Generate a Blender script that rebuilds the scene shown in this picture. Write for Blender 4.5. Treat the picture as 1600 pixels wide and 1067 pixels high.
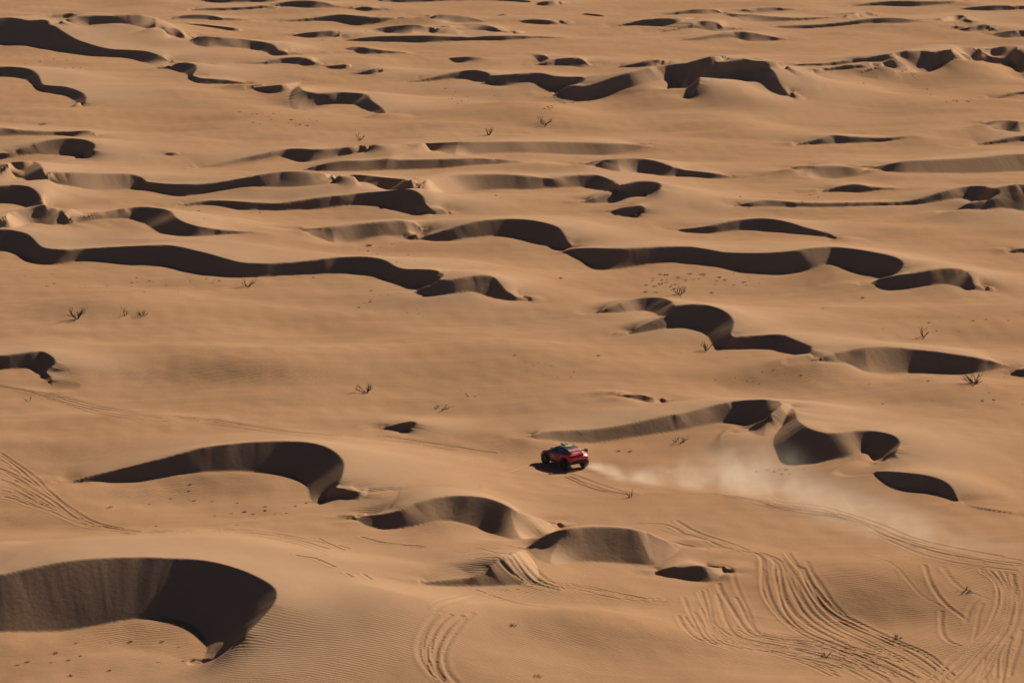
import bpy, bmesh, math, random
import numpy as np
from mathutils import Vector, Matrix

for o in list(bpy.data.objects):
    bpy.data.objects.remove(o, do_unlink=True)
scene = bpy.context.scene
COL = scene.collection

# ------------------------------------------------------------------ camera, sky, sun, exposure
CAM_H = 56.5                      # a high dune crest / low helicopter
F_PX, CX, CY = 5728.0, 800.0, 533.5
PITCH = math.atan(1013.5 / F_PX)
cam_data = bpy.data.cameras.new('camera')
cam_data.sensor_width = 36.0
cam_data.lens = 36.0 * F_PX / 1600.0
cam_data.clip_start = 1.0
cam_data.clip_end = 30000.0
cam = bpy.data.objects.new('camera', cam_data)
COL.objects.link(cam)
cam.location = (0, 0, CAM_H)
cam.rotation_euler = (math.pi / 2 - PITCH, 0, 0)
scene.camera = cam

SUN_EL = math.radians(28.0)
SUN_BEHIND = math.radians(50.0)   # sun stands to the right and a little beyond the car
sun_dir = Vector((math.cos(SUN_EL) * math.cos(SUN_BEHIND), math.cos(SUN_EL) * math.sin(SUN_BEHIND), math.sin(SUN_EL)))
world = bpy.data.worlds.new('World')
scene.world = world
world.use_nodes = True
wn = world.node_tree
wn.nodes.clear()
w_out = wn.nodes.new('ShaderNodeOutputWorld')
w_bg = wn.nodes.new('ShaderNodeBackground')
w_sky = wn.nodes.new('ShaderNodeTexSky')
w_sky.sky_type = 'NISHITA'
w_sky.sun_disc = False
w_sky.sun_elevation = SUN_EL
w_sky.sun_rotation = math.pi / 2 - SUN_BEHIND
w_sky.air_density = 0.15
w_sky.dust_density = 0.15
w_bg.inputs['Strength'].default_value = 0.05
wn.links.new(w_sky.outputs['Color'], w_bg.inputs['Color'])
wn.links.new(w_bg.outputs['Background'], w_out.inputs['Surface'])
sun_data = bpy.data.lights.new('sun', 'SUN')
sun_data.energy = 5.0
sun_data.angle = math.radians(0.55)
sun_data.color = (1.0, 0.91, 0.77)
sun = bpy.data.objects.new('sun', sun_data)
COL.objects.link(sun)
sun.rotation_euler = (-sun_dir).to_track_quat('-Z', 'Y').to_euler()
sun.location = (300, 300, 300)
scene.view_settings.view_transform = 'Standard'
scene.view_settings.look = 'None'
scene.view_settings.gamma = 1.0
scene.view_settings.exposure = 0.98
scene.view_settings.use_curve_mapping = False
scene.cycles.max_bounces = 6
scene.cycles.diffuse_bounces = 1
scene.cycles.volume_bounces = 1

# ------------------------------------------------------------------ survey of the dune field
# Sight lines read off the photograph (crest line | foot of the slip face), in eight survey sheets.
KC = 540.0 / 1600.0
KN = 540.0 / 1570.0
SHEET = {'A': (0, 0, KC), 'B': (530, 0, KC), 'C': (1060, 0, KC), 'D': (0, 350, KC), 'E': (530, 350, KC),
         'F': (1060, 350, KC), 'H': (0, 700, KN), 'I': (530, 700, KN), 'G': (1060, 700, KN), 'T': (0, 0, 1.0)}

def hidden_mask(s):
    """points after a * lie behind a nearer dune"""
    out = []; h = False
    for tok in s.split():
        if tok == '*': h = True
        elif tok not in SHEET: out.append(h)
    return np.array(out)

def sight(s):
    out = []; cur = SHEET['T']
    for tok in s.split():
        if tok == '*': continue
        if tok in SHEET:
            cur = SHEET[tok]
        else:
            x, y = tok.split(',')
            out.append((cur[0] + cur[2] * float(x), cur[1] + cur[2] * float(y)))
    return np.array(out)

DUNES = [
# --- sheet A
("A 0,85 60,88 130,100 240,115 290,145 350,180 420,205 500,225 600,232 680,238 740,258 800,293", "A 0,200 100,210 200,222 300,240 400,258 500,265 580,265 650,285 720,305 * 770,322 790,318 800,297"),
("A 785,315 815,294 870,291 908,303 910,325 892,345 925,361 980,365 1060,372 1170,388", "A 785,322 835,336 872,347 884,375 900,386 960,391 1060,391 1170,390"),
("A 265,115 300,95 350,85 420,77 520,72 600,68 660,70 705,80 722,95 722,120 735,132 800,130 830,140 850,160 900,170 945,172", "A 265,116 310,125 380,125 450,112 530,108 600,115 660,130 720,145 780,160 830,175 * 890,190 925,190 945,176"),
("A 875,195 920,175 1000,174 1100,178 1190,190 1250,200 1278,215 1290,232 1330,240 1400,242 1500,242 1600,232", "A 875,197 900,215 950,222 1020,218 1100,225 1180,232 1235,240 1250,258 1270,263 1320,258 1400,250 1500,246 1600,234"),
("A 210,82 270,72 320,62 350,62 358,75 360,85", "A 210,83 280,84 340,85 360,86"),
("A 130,100 170,93 215,93 240,105 245,115", "A 130,101 180,105 220,112 245,116"),
("A 0,308 60,310 120,315 160,330 180,350 195,385 220,395 290,400 350,415 390,435 400,450 395,475 365,500", "A 0,355 60,357 110,365 150,385 170,410 200,432 250,435 310,440 345,460 362,480 358,500"),
("A 870,50 950,38 1050,36 1150,32 1250,22 1330,8 1400,3 1480,8 1540,20 1600,32", "A 870,51 1000,52 1100,48 1200,42 1300,30 1380,35 1450,40 1530,38 1600,34"),
("A 925,0 960,-8 1050,-10 1150,-8 1250,-4 1310,2", "A 925,2 960,12 1050,15 1150,12 1250,10 1310,5"),
("A 780,92 830,75 900,68 960,70 1030,82 1110,88 1200,95", "A 780,93 850,90 930,92 1020,95 1110,97 1200,96"),
("A 850,110 920,112 1000,120 1070,128 1110,132 1128,140 1128,152", "A 850,112 950,125 1040,138 1090,148 1128,152"),
("A 1270,100 1350,93 1450,82 1520,73 1570,68 1620,70 1690,78 1750,82 1870,82", "A 1270,101 1350,102 1450,98 1530,98 1570,102 1630,120 1680,122 1740,112 1820,98 1870,84"),
("A 1340,165 1400,155 1460,148 1520,142 1560,143 1575,150 1572,165 1590,178", "A 1340,166 1400,172 1470,178 1520,172 1560,176 1590,179"),
("A 1120,296 1180,290 1240,283 1300,270 1360,265 1410,267 1440,280 1480,288 1510,297", "A 1120,297 1200,299 1280,296 1350,294 1400,305 1450,305 1510,298"),
("A 1500,308 1550,303 1600,298 1625,300 1632,318", "A 1500,310 1550,320 1632,321"),
("A 1155,408 1210,402 1280,395 1340,388 1395,379", "A 1155,409 1200,422 1250,432 1300,430 * 1350,425 1385,405 1395,382"),
("A 1368,392 1385,398 1400,415 1440,428 1500,432 1570,427 1640,430 1700,437 1715,460 1740,480 1770,500 1790,530 1793,543", "A 1366,394 1340,440 1328,480 1340,505 1370,517 1420,505 1480,488 1540,482 1600,480 1650,485 1680,500 1710,515 1750,530 1793,544"),
("A 0,592 80,600 160,605 250,608 330,608 400,605 435,612 452,630 450,638", "A 0,632 100,630 200,630 300,628 370,635 420,640 450,639"),
("A 0,710 80,690 160,665 230,648 300,640 360,642 410,652 440,670 435,690 400,710 378,730", "A 0,740 60,728 120,718 200,718 280,720 340,720 365,728 378,731"),
("A 0,765 50,752 110,747 160,748 190,765 205,790 230,795 300,798 400,800 500,803 600,805 650,818 680,838 740,848 820,853 920,852 1000,845 1100,828 1200,810 1280,797 1360,793 1440,795 1520,805 B 0,812 60,808 130,812 200,820 280,828 370,832 440,825 520,812 600,808 700,806 800,808 880,815 940,822 990,824 1050,815 1120,810 1190,810 1240,825 1290,845 1340,858 1350,870 1330,885 1290,893",
 "A 0,825 60,820 110,828 150,845 200,848 280,855 360,870 450,885 530,882 620,875 680,880 740,890 790,902 840,912 920,900 1000,888 1080,872 1160,862 1230,868 1330,868 1440,862 1520,852 B 0,842 50,838 120,845 180,868 230,880 310,885 400,892 500,895 580,890 680,882 790,878 900,880 1000,872 1100,868 1180,875 1240,885 1290,894"),
("A 0,868 60,867 120,873 160,888 185,910 200,940 230,962 250,975", "A 0,950 50,948 90,958 130,972 180,976 250,978"),
("A 820,955 880,942 950,930 1020,928 1100,932 1200,938 1290,940 1370,930 1450,918 1530,908 B 0,905 80,895 170,888 260,885 320,890 365,905 395,930 398,950 420,965 470,978 515,1000", "A 820,957 900,952 980,950 1050,958 1110,972 1160,976 1220,972 1300,975 1400,972 1500,968 B 0,958 60,952 140,955 210,965 260,985 310,1000 370,1003 440,1004 515,1003"),
("A 0,1000 80,990 160,980 230,978 280,985 300,1005 330,1015 400,1008 480,985 560,968 640,958 710,960 770,970 800,985 820,1010 880,1037 950,1052 1020,1062 1100,1069 1200,1075", "A 0,1060 80,1058 160,1050 230,1058 300,1055 380,1040 460,1022 540,1018 620,1015 660,1030 690,1050 720,1072 780,1087 860,1095 950,1095 1060,1086 1200,1077"),
("A 745,712 790,708 825,706 838,715", "A 745,714 790,720 838,716"),
# --- sheet B
("B 200,-4 500,-8 750,-6 870,2 900,10 970,6 1005,2 1030,12 1045,37", "B 200,8 300,15 400,10 500,5 640,3 760,6 850,12 930,25 990,35 1045,38"),
("B 60,42 110,32 150,35 225,45", "B 60,43 110,52 160,52 225,46"),
("B 390,72 450,68 520,68 580,75 640,88 700,102", "B 390,74 440,95 480,105 560,108 640,106 700,104"),
("B 100,148 180,130 260,120 340,115 400,122 470,128 520,118 580,110 650,112 700,122 750,138 800,145 862,145 864,159", "B 100,150 200,152 280,158 360,158 430,150 500,142 580,138 660,142 720,148 770,155 864,160"),
("B 10,190 90,178 170,170 250,168 330,166 410,165 500,168 600,172 700,168 800,165 880,167 960,170 1100,178", "B 10,191 100,193 200,195 300,195 400,200 480,195 560,190 650,188 750,190 830,185 900,178 1000,178 1100,180"),
("B 20,225 80,217 130,222 200,232 280,240 350,246", "B 20,226 80,245 130,253 200,250 350,248"),
("B 500,268 560,265 630,262 650,258", "B 500,270 540,290 600,288 650,262"),
("B 890,252 935,254 990,272", "B 890,256 925,280 990,274"),
("B 900,300 960,288 1000,275 1050,269 1100,268 1130,280 1150,293 1180,300", "B 900,302 960,305 1030,302 1080,308 1120,314 1180,302"),
("B 720,73 760,66 800,70", "B 720,74 760,76 800,72"),
("B 830,100 880,92 940,92 1000,98 1030,110", "B 830,102 880,110 960,115 1030,116"),
("B 1110,64 1160,64 1210,70 1250,78", "B 1110,66 1170,74 1250,80"),
("B 1200,130 1280,118 1350,105 1410,92 1470,88 1540,86 C 0,84 80,82", "B 1200,131 1300,122 1400,118 1450,125 1500,120 1560,110 C 30,100 80,84"),
("C -85,72 0,55 60,45 140,42 200,52 260,58 320,50 360,40 420,34 490,38 570,44", "C -85,73 0,68 80,66 160,66 220,60 300,62 380,62 460,52 570,46"),
("C -100,150 0,130 60,110 110,98 160,100 200,118 260,128 330,132", "C -100,151 0,140 80,130 120,140 180,146 240,140 330,134"),
("B 45,343 100,335 150,322 190,315 203,322 198,335 180,345", "B 45,345 110,346 180,346"),
("B 300,382 380,372 450,355 520,338 580,327 640,325 690,338 710,355 700,375 660,385", "B 300,383 380,382 450,375 520,367 580,365 630,378 660,386"),
("B 650,398 700,378 760,368 830,358 900,350 950,350 990,358 1050,360 1110,356 1145,360 1140,372 1100,388 1030,410", "B 650,400 700,412 760,418 820,405 880,390 920,398 970,412 1030,412"),
("B 985,450 1020,425 1070,402 1120,402 1180,395 1250,375 1330,352 1420,335 1500,325 C 30,322 60,325 95,338 103,360 95,390 70,425 40,453", "B 985,452 1010,485 1080,475 1160,470 1230,450 1300,425 1380,408 1460,395 1540,388 C 20,393 38,415 36,455"),
("C 40,450 90,408 160,392 230,380 300,370 360,375 420,385 450,400 470,430 500,460 540,478", "C 40,455 120,450 200,440 270,435 340,440 390,455 430,470 480,477 540,479"),
("A 870,782 960,768 1050,748 1150,725 1250,705 1330,690 1390,688 1450,692 1530,688 B 30,682 100,672 200,667 350,664 480,660 600,656 800,655 950,655 1100,658 1300,665 1450,675", "A 870,784 960,778 1050,770 1150,750 1250,735 1330,725 1350,740 1380,752 1440,750 1510,738 B 0,722 60,715 160,700 300,697 430,697 480,705 520,720 650,715 800,710 950,712 1100,720 1300,716 1450,680"),
("B -170,788 -100,765 0,745 100,742 200,740 350,738 500,735 620,732 720,735 800,742 880,752", "B -170,790 -50,795 60,795 180,792 300,788 400,785 500,778 600,770 700,762 800,758 880,754"),
("B 1130,760 1200,742 1280,735 1360,732 1430,738 1490,752 1540,770 C 30,785 90,793 150,800 200,808 260,820", "B 1130,762 1200,775 1250,790 1320,798 1400,800 1480,815 1540,818 C 60,818 120,825 180,830 260,822"),
("B 1110,948 1180,925 1250,905 1320,885 1390,872 1450,870 1490,880 1490,900 1450,925 1410,942", "B 1110,950 1180,952 1250,950 1330,942 1410,943"),
("B 1255,985 1290,972 1340,963 1390,962 1412,975 1400,995 1375,1010", "B 1255,987 1280,1003 1330,1008 1375,1011"),
("B -180,1066 -80,1055 0,1048 100,1035 200,1026 280,1021 330,1026 365,1042 385,1060 398,1075", "B -180,1070 -90,1105 -40,1125 0,1130 60,1122 110,1107 180,1097 260,1092 340,1098 398,1078"),
("E 360,70 420,48 500,28 560,10 B 640,1028 720,1018 800,1014 880,1018 950,1030 1000,1045 1030,1065 E 1045,55 1060,85 1082,98 1070,112 1040,122", "E 360,75 440,80 540,78 620,68 700,60 780,58 850,72 920,90 980,105 1040,123"),
("B 1270,315 1340,305 1400,295 1450,283 1500,284 1510,295 1490,305", "B 1270,317 1350,317 1430,312 1490,306"),
# --- sheet C
("C -140,321 -60,312 0,300 60,285 120,268 170,257 220,256 232,268 215,285 190,300", "C -140,322 0,312 80,305 150,300 190,301"),
("C 160,335 180,320 230,315 300,305 360,302 380,312 378,325 345,348", "C 160,337 190,350 250,352 300,348 345,350"),
("C 335,348 380,328 430,320 480,315 503,320 508,335 490,348", "C 335,350 380,353 430,348 490,349"),
("C 230,70 330,68 430,75 540,82 640,80 720,75 800,65 860,55 910,65 945,80", "C 230,72 280,95 350,105 450,102 550,98 650,90 740,84 820,80 945,82"),
("C 430,125 520,118 620,115 720,108 820,95 900,85 980,82 1060,88 1150,97", "C 430,128 520,135 620,132 720,124 820,115 920,108 1000,112 1090,106 1150,99"),
("C 0,188 100,172 180,158 270,147 330,150 390,160 450,172 520,180", "C 0,190 100,188 200,178 270,178 310,192 380,195 460,188 520,182"),
("C 1180,98 1230,85 1290,70 1330,75 1338,90 1318,110", "C 1180,100 1240,102 1290,96 1318,112"),
("C 1285,135 1340,128 1400,115 1435,114 1447,125 1440,152", "C 1285,137 1340,148 1400,145 1440,155"),
("C 1445,160 1500,148 1560,142 1600,140", "C 1445,163 1490,178 1540,180 1600,172"),
("C 820,340 880,320 930,295 990,270 1050,245 1110,235 1180,240 1250,228 1310,218 1370,220 1412,235 1425,243", "C 820,342 890,330 950,315 1000,318 1050,335 1100,338 1160,325 1220,300 1280,280 1330,278 * 1370,285 1405,272 1425,247"),
("C 1350,290 1400,262 1450,232 1510,222 1560,225 1575,240 1590,240 1600,238", "C 1350,292 1430,292 1500,300 1560,300 1590,320 1575,350 1600,370"),
("C 510,300 600,295 700,290 800,275 880,268 960,255 1040,238 1110,228", "C 510,302 600,306 700,305 780,298 850,285 930,275 1020,255 1110,232"),
("C 560,370 620,345 700,330 760,318 820,310 880,308 905,316", "C 560,372 620,358 700,342 780,332 850,325 905,318"),
("C 1400,470 1460,455 1530,435 1600,425", "C 1400,472 1460,463 1530,447 1600,438"),
("C 520,675 590,658 650,642 710,626 780,630 860,635 950,638 1040,632 1100,625", "C 520,677 600,672 680,668 760,665 840,665 930,658 1020,648 1100,630"),
("C 1340,670 1420,660 1500,645 1600,628", "C 1340,671 1450,670 1550,660 1600,655"),
("C 1410,570 1480,558 1560,560 1600,562", "C 1410,575 1450,598 1520,608 1600,615"),
("C 900,775 960,762 1060,745 1160,740 1280,735 1400,728 1500,718 1600,712", "C 900,780 960,795 1060,802 1160,803 1280,805 1400,803 1500,798 1600,795"),
("C 520,778 580,770 660,768 740,768 820,775 880,780", "C 520,780 560,810 640,826 740,828 820,815 880,785"),
("C 640,890 700,875 760,860 820,853 880,862 960,868 1090,873", "C 640,892 720,888 790,890 850,894 920,882 1000,878 1090,875"),
("C 250,965 330,948 400,932 470,930 540,935 640,938 760,938 880,935 1000,935 1090,925 1170,902 1250,880 1320,865 1390,860 1450,868 1488,885 1480,905 1440,925 1405,932", "C 250,967 330,968 420,963 520,960 640,962 760,960 880,955 1000,952 1100,948 1180,938 1260,925 1340,920 1405,933"),
("C 1270,992 1340,970 1420,938 1500,912 1560,902 1600,898", "C 1270,994 1340,1010 1420,1025 1500,1022 1560,1025 1600,1028"),
("C -20,1063 60,1055 140,1045 220,1028 300,1015 380,1010 450,1015 520,1030 580,1050 640,1066 690,1077 730,1097 765,1113", "F -20,28 60,42 140,44 220,38 300,28 360,30 430,38 520,42 600,50 680,60 765,77"),
("C 790,30 880,15 980,5 1100,5 1230,6 1320,2", "C 790,32 900,28 1000,30 1100,32 1230,22 1320,10"),
("C 1290,42 1380,32 1470,25 1560,28 1600,27", "C 1290,44 1380,48 1470,52 1560,45 1600,44"),
# --- sheets D, E, F
("D 0,28 60,32 120,45 155,68 185,100 215,112 300,118 400,112 500,107 600,102 700,98 770,96 830,105 900,120 980,140 1050,160 1110,175 1180,180 1280,180 1400,172 1500,160 E 0,153 100,150 170,155 220,170 260,195 310,207 380,208 440,212 475,222 485,235 470,255 420,285 380,300", "D 0,122 50,130 100,150 150,178 210,188 260,192 310,182 380,170 460,172 540,180 620,190 700,190 780,192 850,215 930,232 1000,240 1080,246 1200,247 1300,240 1400,235 1500,230 E 0,228 100,235 180,245 230,262 270,285 310,300 350,302 380,302"),
("E 348,330 380,310 430,298 500,292 570,282 630,270 680,265 720,272 745,295 770,320 820,345 890,360", "E 348,335 390,348 460,352 540,350 600,342 640,342 690,360 750,367 820,366 890,362"),
("D 0,605 70,600 140,592 190,588 225,600 255,625 260,640 240,660 215,685 240,710 238,744", "D 0,675 60,672 120,668 160,665 185,690 195,715 237,746"),
("E 1280,795 1330,788 1390,788 1440,798 1480,812 1495,825", "E 1280,797 1340,805 1400,820 1450,830 1495,828"),
("E 190,945 250,930 310,915 350,912 358,922 335,945 310,963", "E 190,950 250,954 310,964"),
("E 1030,140 1080,128 1180,122 1300,118 1400,112 1500,106 F 0,104 60,105 130,115 220,130 320,133 420,132 520,125 600,112 680,105 740,106 820,115 900,128 980,145 1030,165 1043,185 1030,210 1000,235 965,250", "E 1030,142 1080,160 1130,180 1170,205 1220,215 1300,210 1380,195 1460,182 1540,175 F 30,180 100,188 180,195 250,210 320,225 400,232 480,232 560,225 620,208 670,190 710,183 760,200 820,222 880,235 930,240 965,251"),
("F 890,285 930,268 1000,260 1080,252 1150,240 1220,230 1290,228 1335,238 1358,262 1370,288 1400,298 1430,315", "F 890,288 930,315 990,325 1060,318 1140,310 1220,300 1290,305 1340,318 1390,322 1430,318"),
("F 1510,130 1560,118 1600,112", "F 1510,131 1560,134 1600,134"),
("E 1170,410 1230,392 1300,365 1370,345 1440,338 1500,342 1545,362 1553,390 1535,415 1505,432", "E 1170,412 1240,413 1320,410 1390,402 1440,405 1480,420 1505,433"),
("E 1330,520 1400,485 1470,455 1540,428 F 20,415 80,408 140,408 200,420 240,440 258,465 250,495 245,515 290,520 360,515 430,510 490,512 530,530 580,550 620,570 622,585 600,600 570,608", "E 1330,524 1400,524 1480,516 1560,512 F 30,510 90,518 130,528 152,545 150,575 190,582 260,578 340,580 420,578 480,590 530,605 570,609"),
("F 580,638 650,628 720,610 800,592 880,578 960,573 1050,575 1150,585 1250,598 1350,612 1430,628 1500,645 1535,660", "F 580,640 660,642 720,650 790,655 840,680 900,697 980,697 1060,690 1140,686 1220,692 1300,695 1400,688 1470,675 1535,662"),
("F 1525,695 1560,680 1600,670", "F 1525,697 1570,706 1600,708"),
("E 860,985 960,960 1050,954 1150,950 1250,940 1350,922 1450,900 1530,882 F 0,878 80,860 160,838 240,822 330,813 410,811 460,818 482,832 475,850 430,885 355,932", "E 860,988 960,1003 1060,1012 1150,1015 1250,1008 1350,990 1450,975 1550,960 F 0,958 80,940 160,925 240,917 310,918 345,928 355,936"),
("F 315,970 345,945 390,925 450,920 530,917", "F 315,972 345,990 375,1010 * 430,1005 490,970 530,922"),
("F 525,935 590,955 660,970 740,972 820,963 900,960 970,968 1010,985 1028,1010 1015,1040 G 985,25 940,55 903,70", "F 522,938 470,985 425,1025 G 432,5 440,35 490,65 550,75 620,70 700,55 780,38 860,18 885,45 903,71"),
# --- sheets G, H, I (nearest)
("G 870,115 900,122 970,122 1050,125 1120,132 1180,145 1225,165 1250,190 1265,220 1290,242 1380,268 1500,291 1570,298", "G 870,118 900,145 950,172 1000,188 1060,202 1110,205 1170,208 1220,230 1280,246 1380,278 1500,300 1570,306"),
("H 230,160 330,148 440,118 560,90 680,60 800,28 T 320,698 360,693 400,690 450,688.5 490,692 520,703 537,720 536,740 528,757 521,770 514,780 504,785", "H 230,162 350,157 500,153 600,155 700,142 800,122 900,112 1000,107 1120,106 1220,112 1320,125 1380,150 1408,190 1400,230 1412,250 1440,252 T 504,786"),
("I -30,240 20,230 80,232 135,240", "I -30,245 30,255 90,262 135,243"),
("H 0,572 100,552 200,530 300,512 420,500 550,495 680,494 800,498 900,505 1000,522 1100,552 1180,588 1235,620 1258,655 1245,705 1180,780 1100,860 1020,930 960,965 920,972", "H 0,835 100,835 200,835 300,830 400,815 500,793 600,778 700,775 790,776 850,790 900,820 930,850 945,890 938,930 916,972"),
("I 75,330 110,315 200,302 280,285 340,258 420,235 500,222 580,219 660,225 730,245 800,280 880,310 950,336 990,350 1004,356", "I 75,335 130,360 200,373 280,370 360,355 430,338 490,332 560,340 640,368 720,398 800,415 * 870,428 930,422 980,392 1004,360"),
("I 845,455 900,420 960,385 1020,368 1100,358 1200,355 1300,362 1390,380 1450,405 1510,428 1565,438 G 35,437", "I 845,460 880,490 930,520 980,530 1060,520 1160,518 1260,522 1350,526 1430,535 1500,498 1565,455 G 35,440"),
("I 1420,570 1480,545 1540,535 G 80,532 150,540 205,548 215,562", "I 1420,572 1490,588 1560,592 G 60,600 120,610 170,605 212,566"),
("I 360,612 440,602 540,592 620,580 690,540 725,503 785,480 843,460", "I 360,618 450,625 560,628 680,628 800,624 880,612 920,590 890,520 846,464"),
]
# ------------------------------------------------------------------ the dune field as one height model
rng = np.random.default_rng(7)
SLIP = math.tan(math.radians(33.5))
PX0, PX1, PXS = -150.0, 1750.0, 1.9
COLS_A = (np.arange(PX0, PX1 + 0.01, PXS) - CX) / (F_PX * math.cos(PITCH))      # tan(azimuth) of each grid meridian
def _rows():
    y = [182.0]
    while y[-1] < 950.0:
        y.append(y[-1] + 0.105 * (y[-1] / 182.0) ** 0.8)
    return np.array(y)
ROWS_Y = _rows()
NA, NY = len(COLS_A), len(ROWS_Y)
DA = COLS_A[1] - COLS_A[0]
XX = (ROWS_Y[:, None] * COLS_A[None, :]).astype(np.float32)      # world x
YY = np.repeat(ROWS_Y[:, None], NA, 1).astype(np.float32)        # world y

def waves(x, y, n, lmin, lmax, seed, stretch=1.0):
    r = np.random.default_rng(seed)
    out = np.zeros_like(x)
    for i in range(n):
        lam = lmin * (lmax / lmin) ** r.random()
        th = r.random() * math.tau
        kx, ky = math.cos(th) / lam * math.tau, math.sin(th) / lam * math.tau / stretch
        out += (np.sin(kx * x + ky * y + r.random() * math.tau) * (lam / lmax)).astype(x.dtype)
    return out / math.sqrt(n / 2)

def ray(px, py):
    """sight line through a photograph point: (tan azimuth, dz/dy)"""
    u = px - CX; v = CY - py
    yy = F_PX * math.cos(PITCH) + v * math.sin(PITCH)
    zz = -F_PX * math.sin(PITCH) + v * math.cos(PITCH)
    return u / yy, zz / yy

HH = (0.26 * waves(XX, YY, 18, 28, 75, 3, 1.2)).astype(np.float32)

# stretches of slip face that turn towards the sun: (sheet x range, y range, turn in degrees)
TURNED = [(70, 215, 255, 305, 40), (545, 700, 265, 310, 40), (700, 860, 265, 310, 26), (690, 1020, 215, 250, 42), (300, 460, 225, 265, 24), (0, 110, 210, 255, 24),
          (1360, 1640, 230, 280, 34), (1235, 1350, 250, 285, 44), (905, 1000, 240, 275, 38), (1270, 1420, 535, 590, 32), (800, 1150, 620, 705, 32), (900, 960, 290, 325, 34),
          (470, 565, 345, 385, 32), (565, 670, 345, 385, -4), (88, 285, 20, 62, -6), (440, 540, 140, 185, -5), (990, 1062, 490, 535, 24), (930, 1010, 460, 495, 20), (0, 150, 860, 1000, 19), (815, 940, 820, 890, 18), (335, 415, 55, 80, 26),
          (1060, 1180, 45, 70, 28), (650, 770, 20, 40, 30), (1130, 1260, 20, 40, 30), (1530, 1640, 185, 210, 34), (1240, 1430, 310, 330, 17), (970, 990, 320, 345, 24), (530, 700, 245, 270, 14), (200, 430, 690, 760, -3),
          (860, 1060, 105, 170, -8), (1340, 1480, 75, 118, -14), (1515, 1640, 75, 130, -10), (330, 520, 265, 300, -6), (470, 540, 415, 435, -5), (1200, 1330, 405, 432, -6), (1370, 1540, 430, 465, -8), (1320, 1410, 680, 730, -4), (1500, 1700, 300, 350, -5), (725, 800, 455, 480, -4), (550, 740, 780, 850, -9), (740, 880, 790, 850, -5), (940, 1080, 840, 890, -3), (1060, 1190, 450, 490, -3), (1180, 1330, 400, 432, -8)]
def turn_foot(p, y0):
    """plan of a dune foot: where the hand-read line turns to the sun only a little, let the ground rise instead"""
    am = np.array([ray(*q) for q in p])
    y1 = y0.copy()
    for i in range(1, len(p)):
        dx = am[i, 0] * y0[i] - am[i - 1, 0] * y0[i - 1]; dy = y0[i] - y0[i - 1]
        if dx > 0 and dy > 0:
            dy = dx * math.tan(min(math.atan2(dy, dx) * 0.25, math.radians(8)))
        elif dx > 0:
            dy *= 0.85
        for xa, xb, ya, yb, deg in TURNED:
            if dx > 0 and xa <= p[i, 0] <= xb and ya <= p[i, 1] <= yb:
                dy = dx * math.tan(math.radians(deg * TURN_K))
        y1[i] = y1[i - 1] + dy
    lim = np.clip(1.25 * (y0.mean() / 350.0) ** 0.6, 1.05, 1.8) / np.abs(am[:, 1]).mean()
    dv = (y1 - y1.mean()) - (y0 - y0.mean())
    dv = lim * np.tanh(dv / lim)
    dv -= 0.3 * max(dv.max(), 0.0)
    y1 = y0 + smooth1(dv, int(np.clip(len(p) // 3, 1, 12)))
    return np.stack([am[:, 0] * y1, y1, CAM_H + am[:, 1] * y1], 1)
TURN_K = 0.62

def profile(a):
    f = min(max((a - COLS_A[0]) / DA, 0), NA - 1.001)
    i = int(f); t = f - i
    return HH[:, i] * (1 - t) + HH[:, i + 1] * t

def hit_bare(px, py):
    """the same on the bare ground under the dunes"""
    global HH
    keep = HH; HH = BARE
    p = hit(px, py)
    HH = keep
    return p

def hit(px, py):
    """first ground point seen along a sight line -> world xyz"""
    a, m = ray(px, py)
    g = profile(a); z = CAM_H + m * ROWS_Y
    d = z - g
    below = np.nonzero(d <= 0)[0]
    if len(below) == 0:
        j = NY - 2; t = 1.0
    else:
        j = max(below[0] - 1, 0); t = d[j] / (d[j] - d[j + 1] + 1e-9)
    y = ROWS_Y[j] + t * (ROWS_Y[j + 1] - ROWS_Y[j])
    return np.array((a * y, y, CAM_H + m * y))

def ground_z(x, y):
    a = x / y
    g = profile(a)
    return float(np.interp(y, ROWS_Y, g))

def spline(p, step):
    """Catmull-Rom resampling of a sight polyline"""
    p = np.asarray(p, float)
    q = np.vstack([2 * p[0] - p[1], p, 2 * p[-1] - p[-2]])
    out = []
    for i in range(1, len(q) - 2):
        n = max(1, int(round(np.hypot(*(q[i + 1] - q[i])) / step)))
        for k in range(n):
            t = k / n
            out.append(0.5 * (2 * q[i] + (q[i + 1] - q[i - 1]) * t + (2 * q[i - 1] - 5 * q[i] + 4 * q[i + 1] - q[i + 2]) * t * t + (3 * q[i] - q[i - 1] - 3 * q[i + 1] + q[i + 2]) * t ** 3))
    out.append(p[-1])
    return np.array(out)

def smooth1(v, n):
    for _ in range(n):
        w = v.copy()
        w[1:-1] = 0.25 * v[:-2] + 0.5 * v[1:-1] + 0.25 * v[2:]
        v = w
    return v

def dist_poly(x, y, P):
    best = np.full(x.shape, 1e12, np.float32)
    for i in range(len(P) - 1):
        ax, ay = P[i, 0], P[i, 1]; bx, by = P[i + 1, 0] - ax, P[i + 1, 1] - ay
        t = np.clip(((x - ax) * bx + (y - ay) * by) / (bx * bx + by * by + 1e-9), 0, 1)
        d = (x - ax - t * bx) ** 2 + (y - ay - t * by) ** 2
        np.minimum(best, d, out=best)
    return np.sqrt(best)

BARE = HH.copy()
SLIPM = np.zeros((NY, NA), np.float32)     # slip face mask
NEARC = np.zeros((NY, NA), np.float32)     # closeness to a crest or foot line (mesh density)
BODY = np.zeros((NY, NA), np.float32)      # how much dune stands here (0 = open flat)
STRK = np.zeros((NY, NA), np.float32)
KEEP = np.zeros((NY, NA), np.float32)
PROT = np.zeros((NY, NA), np.float32)      # ground the wind-rounding leaves alone

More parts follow.
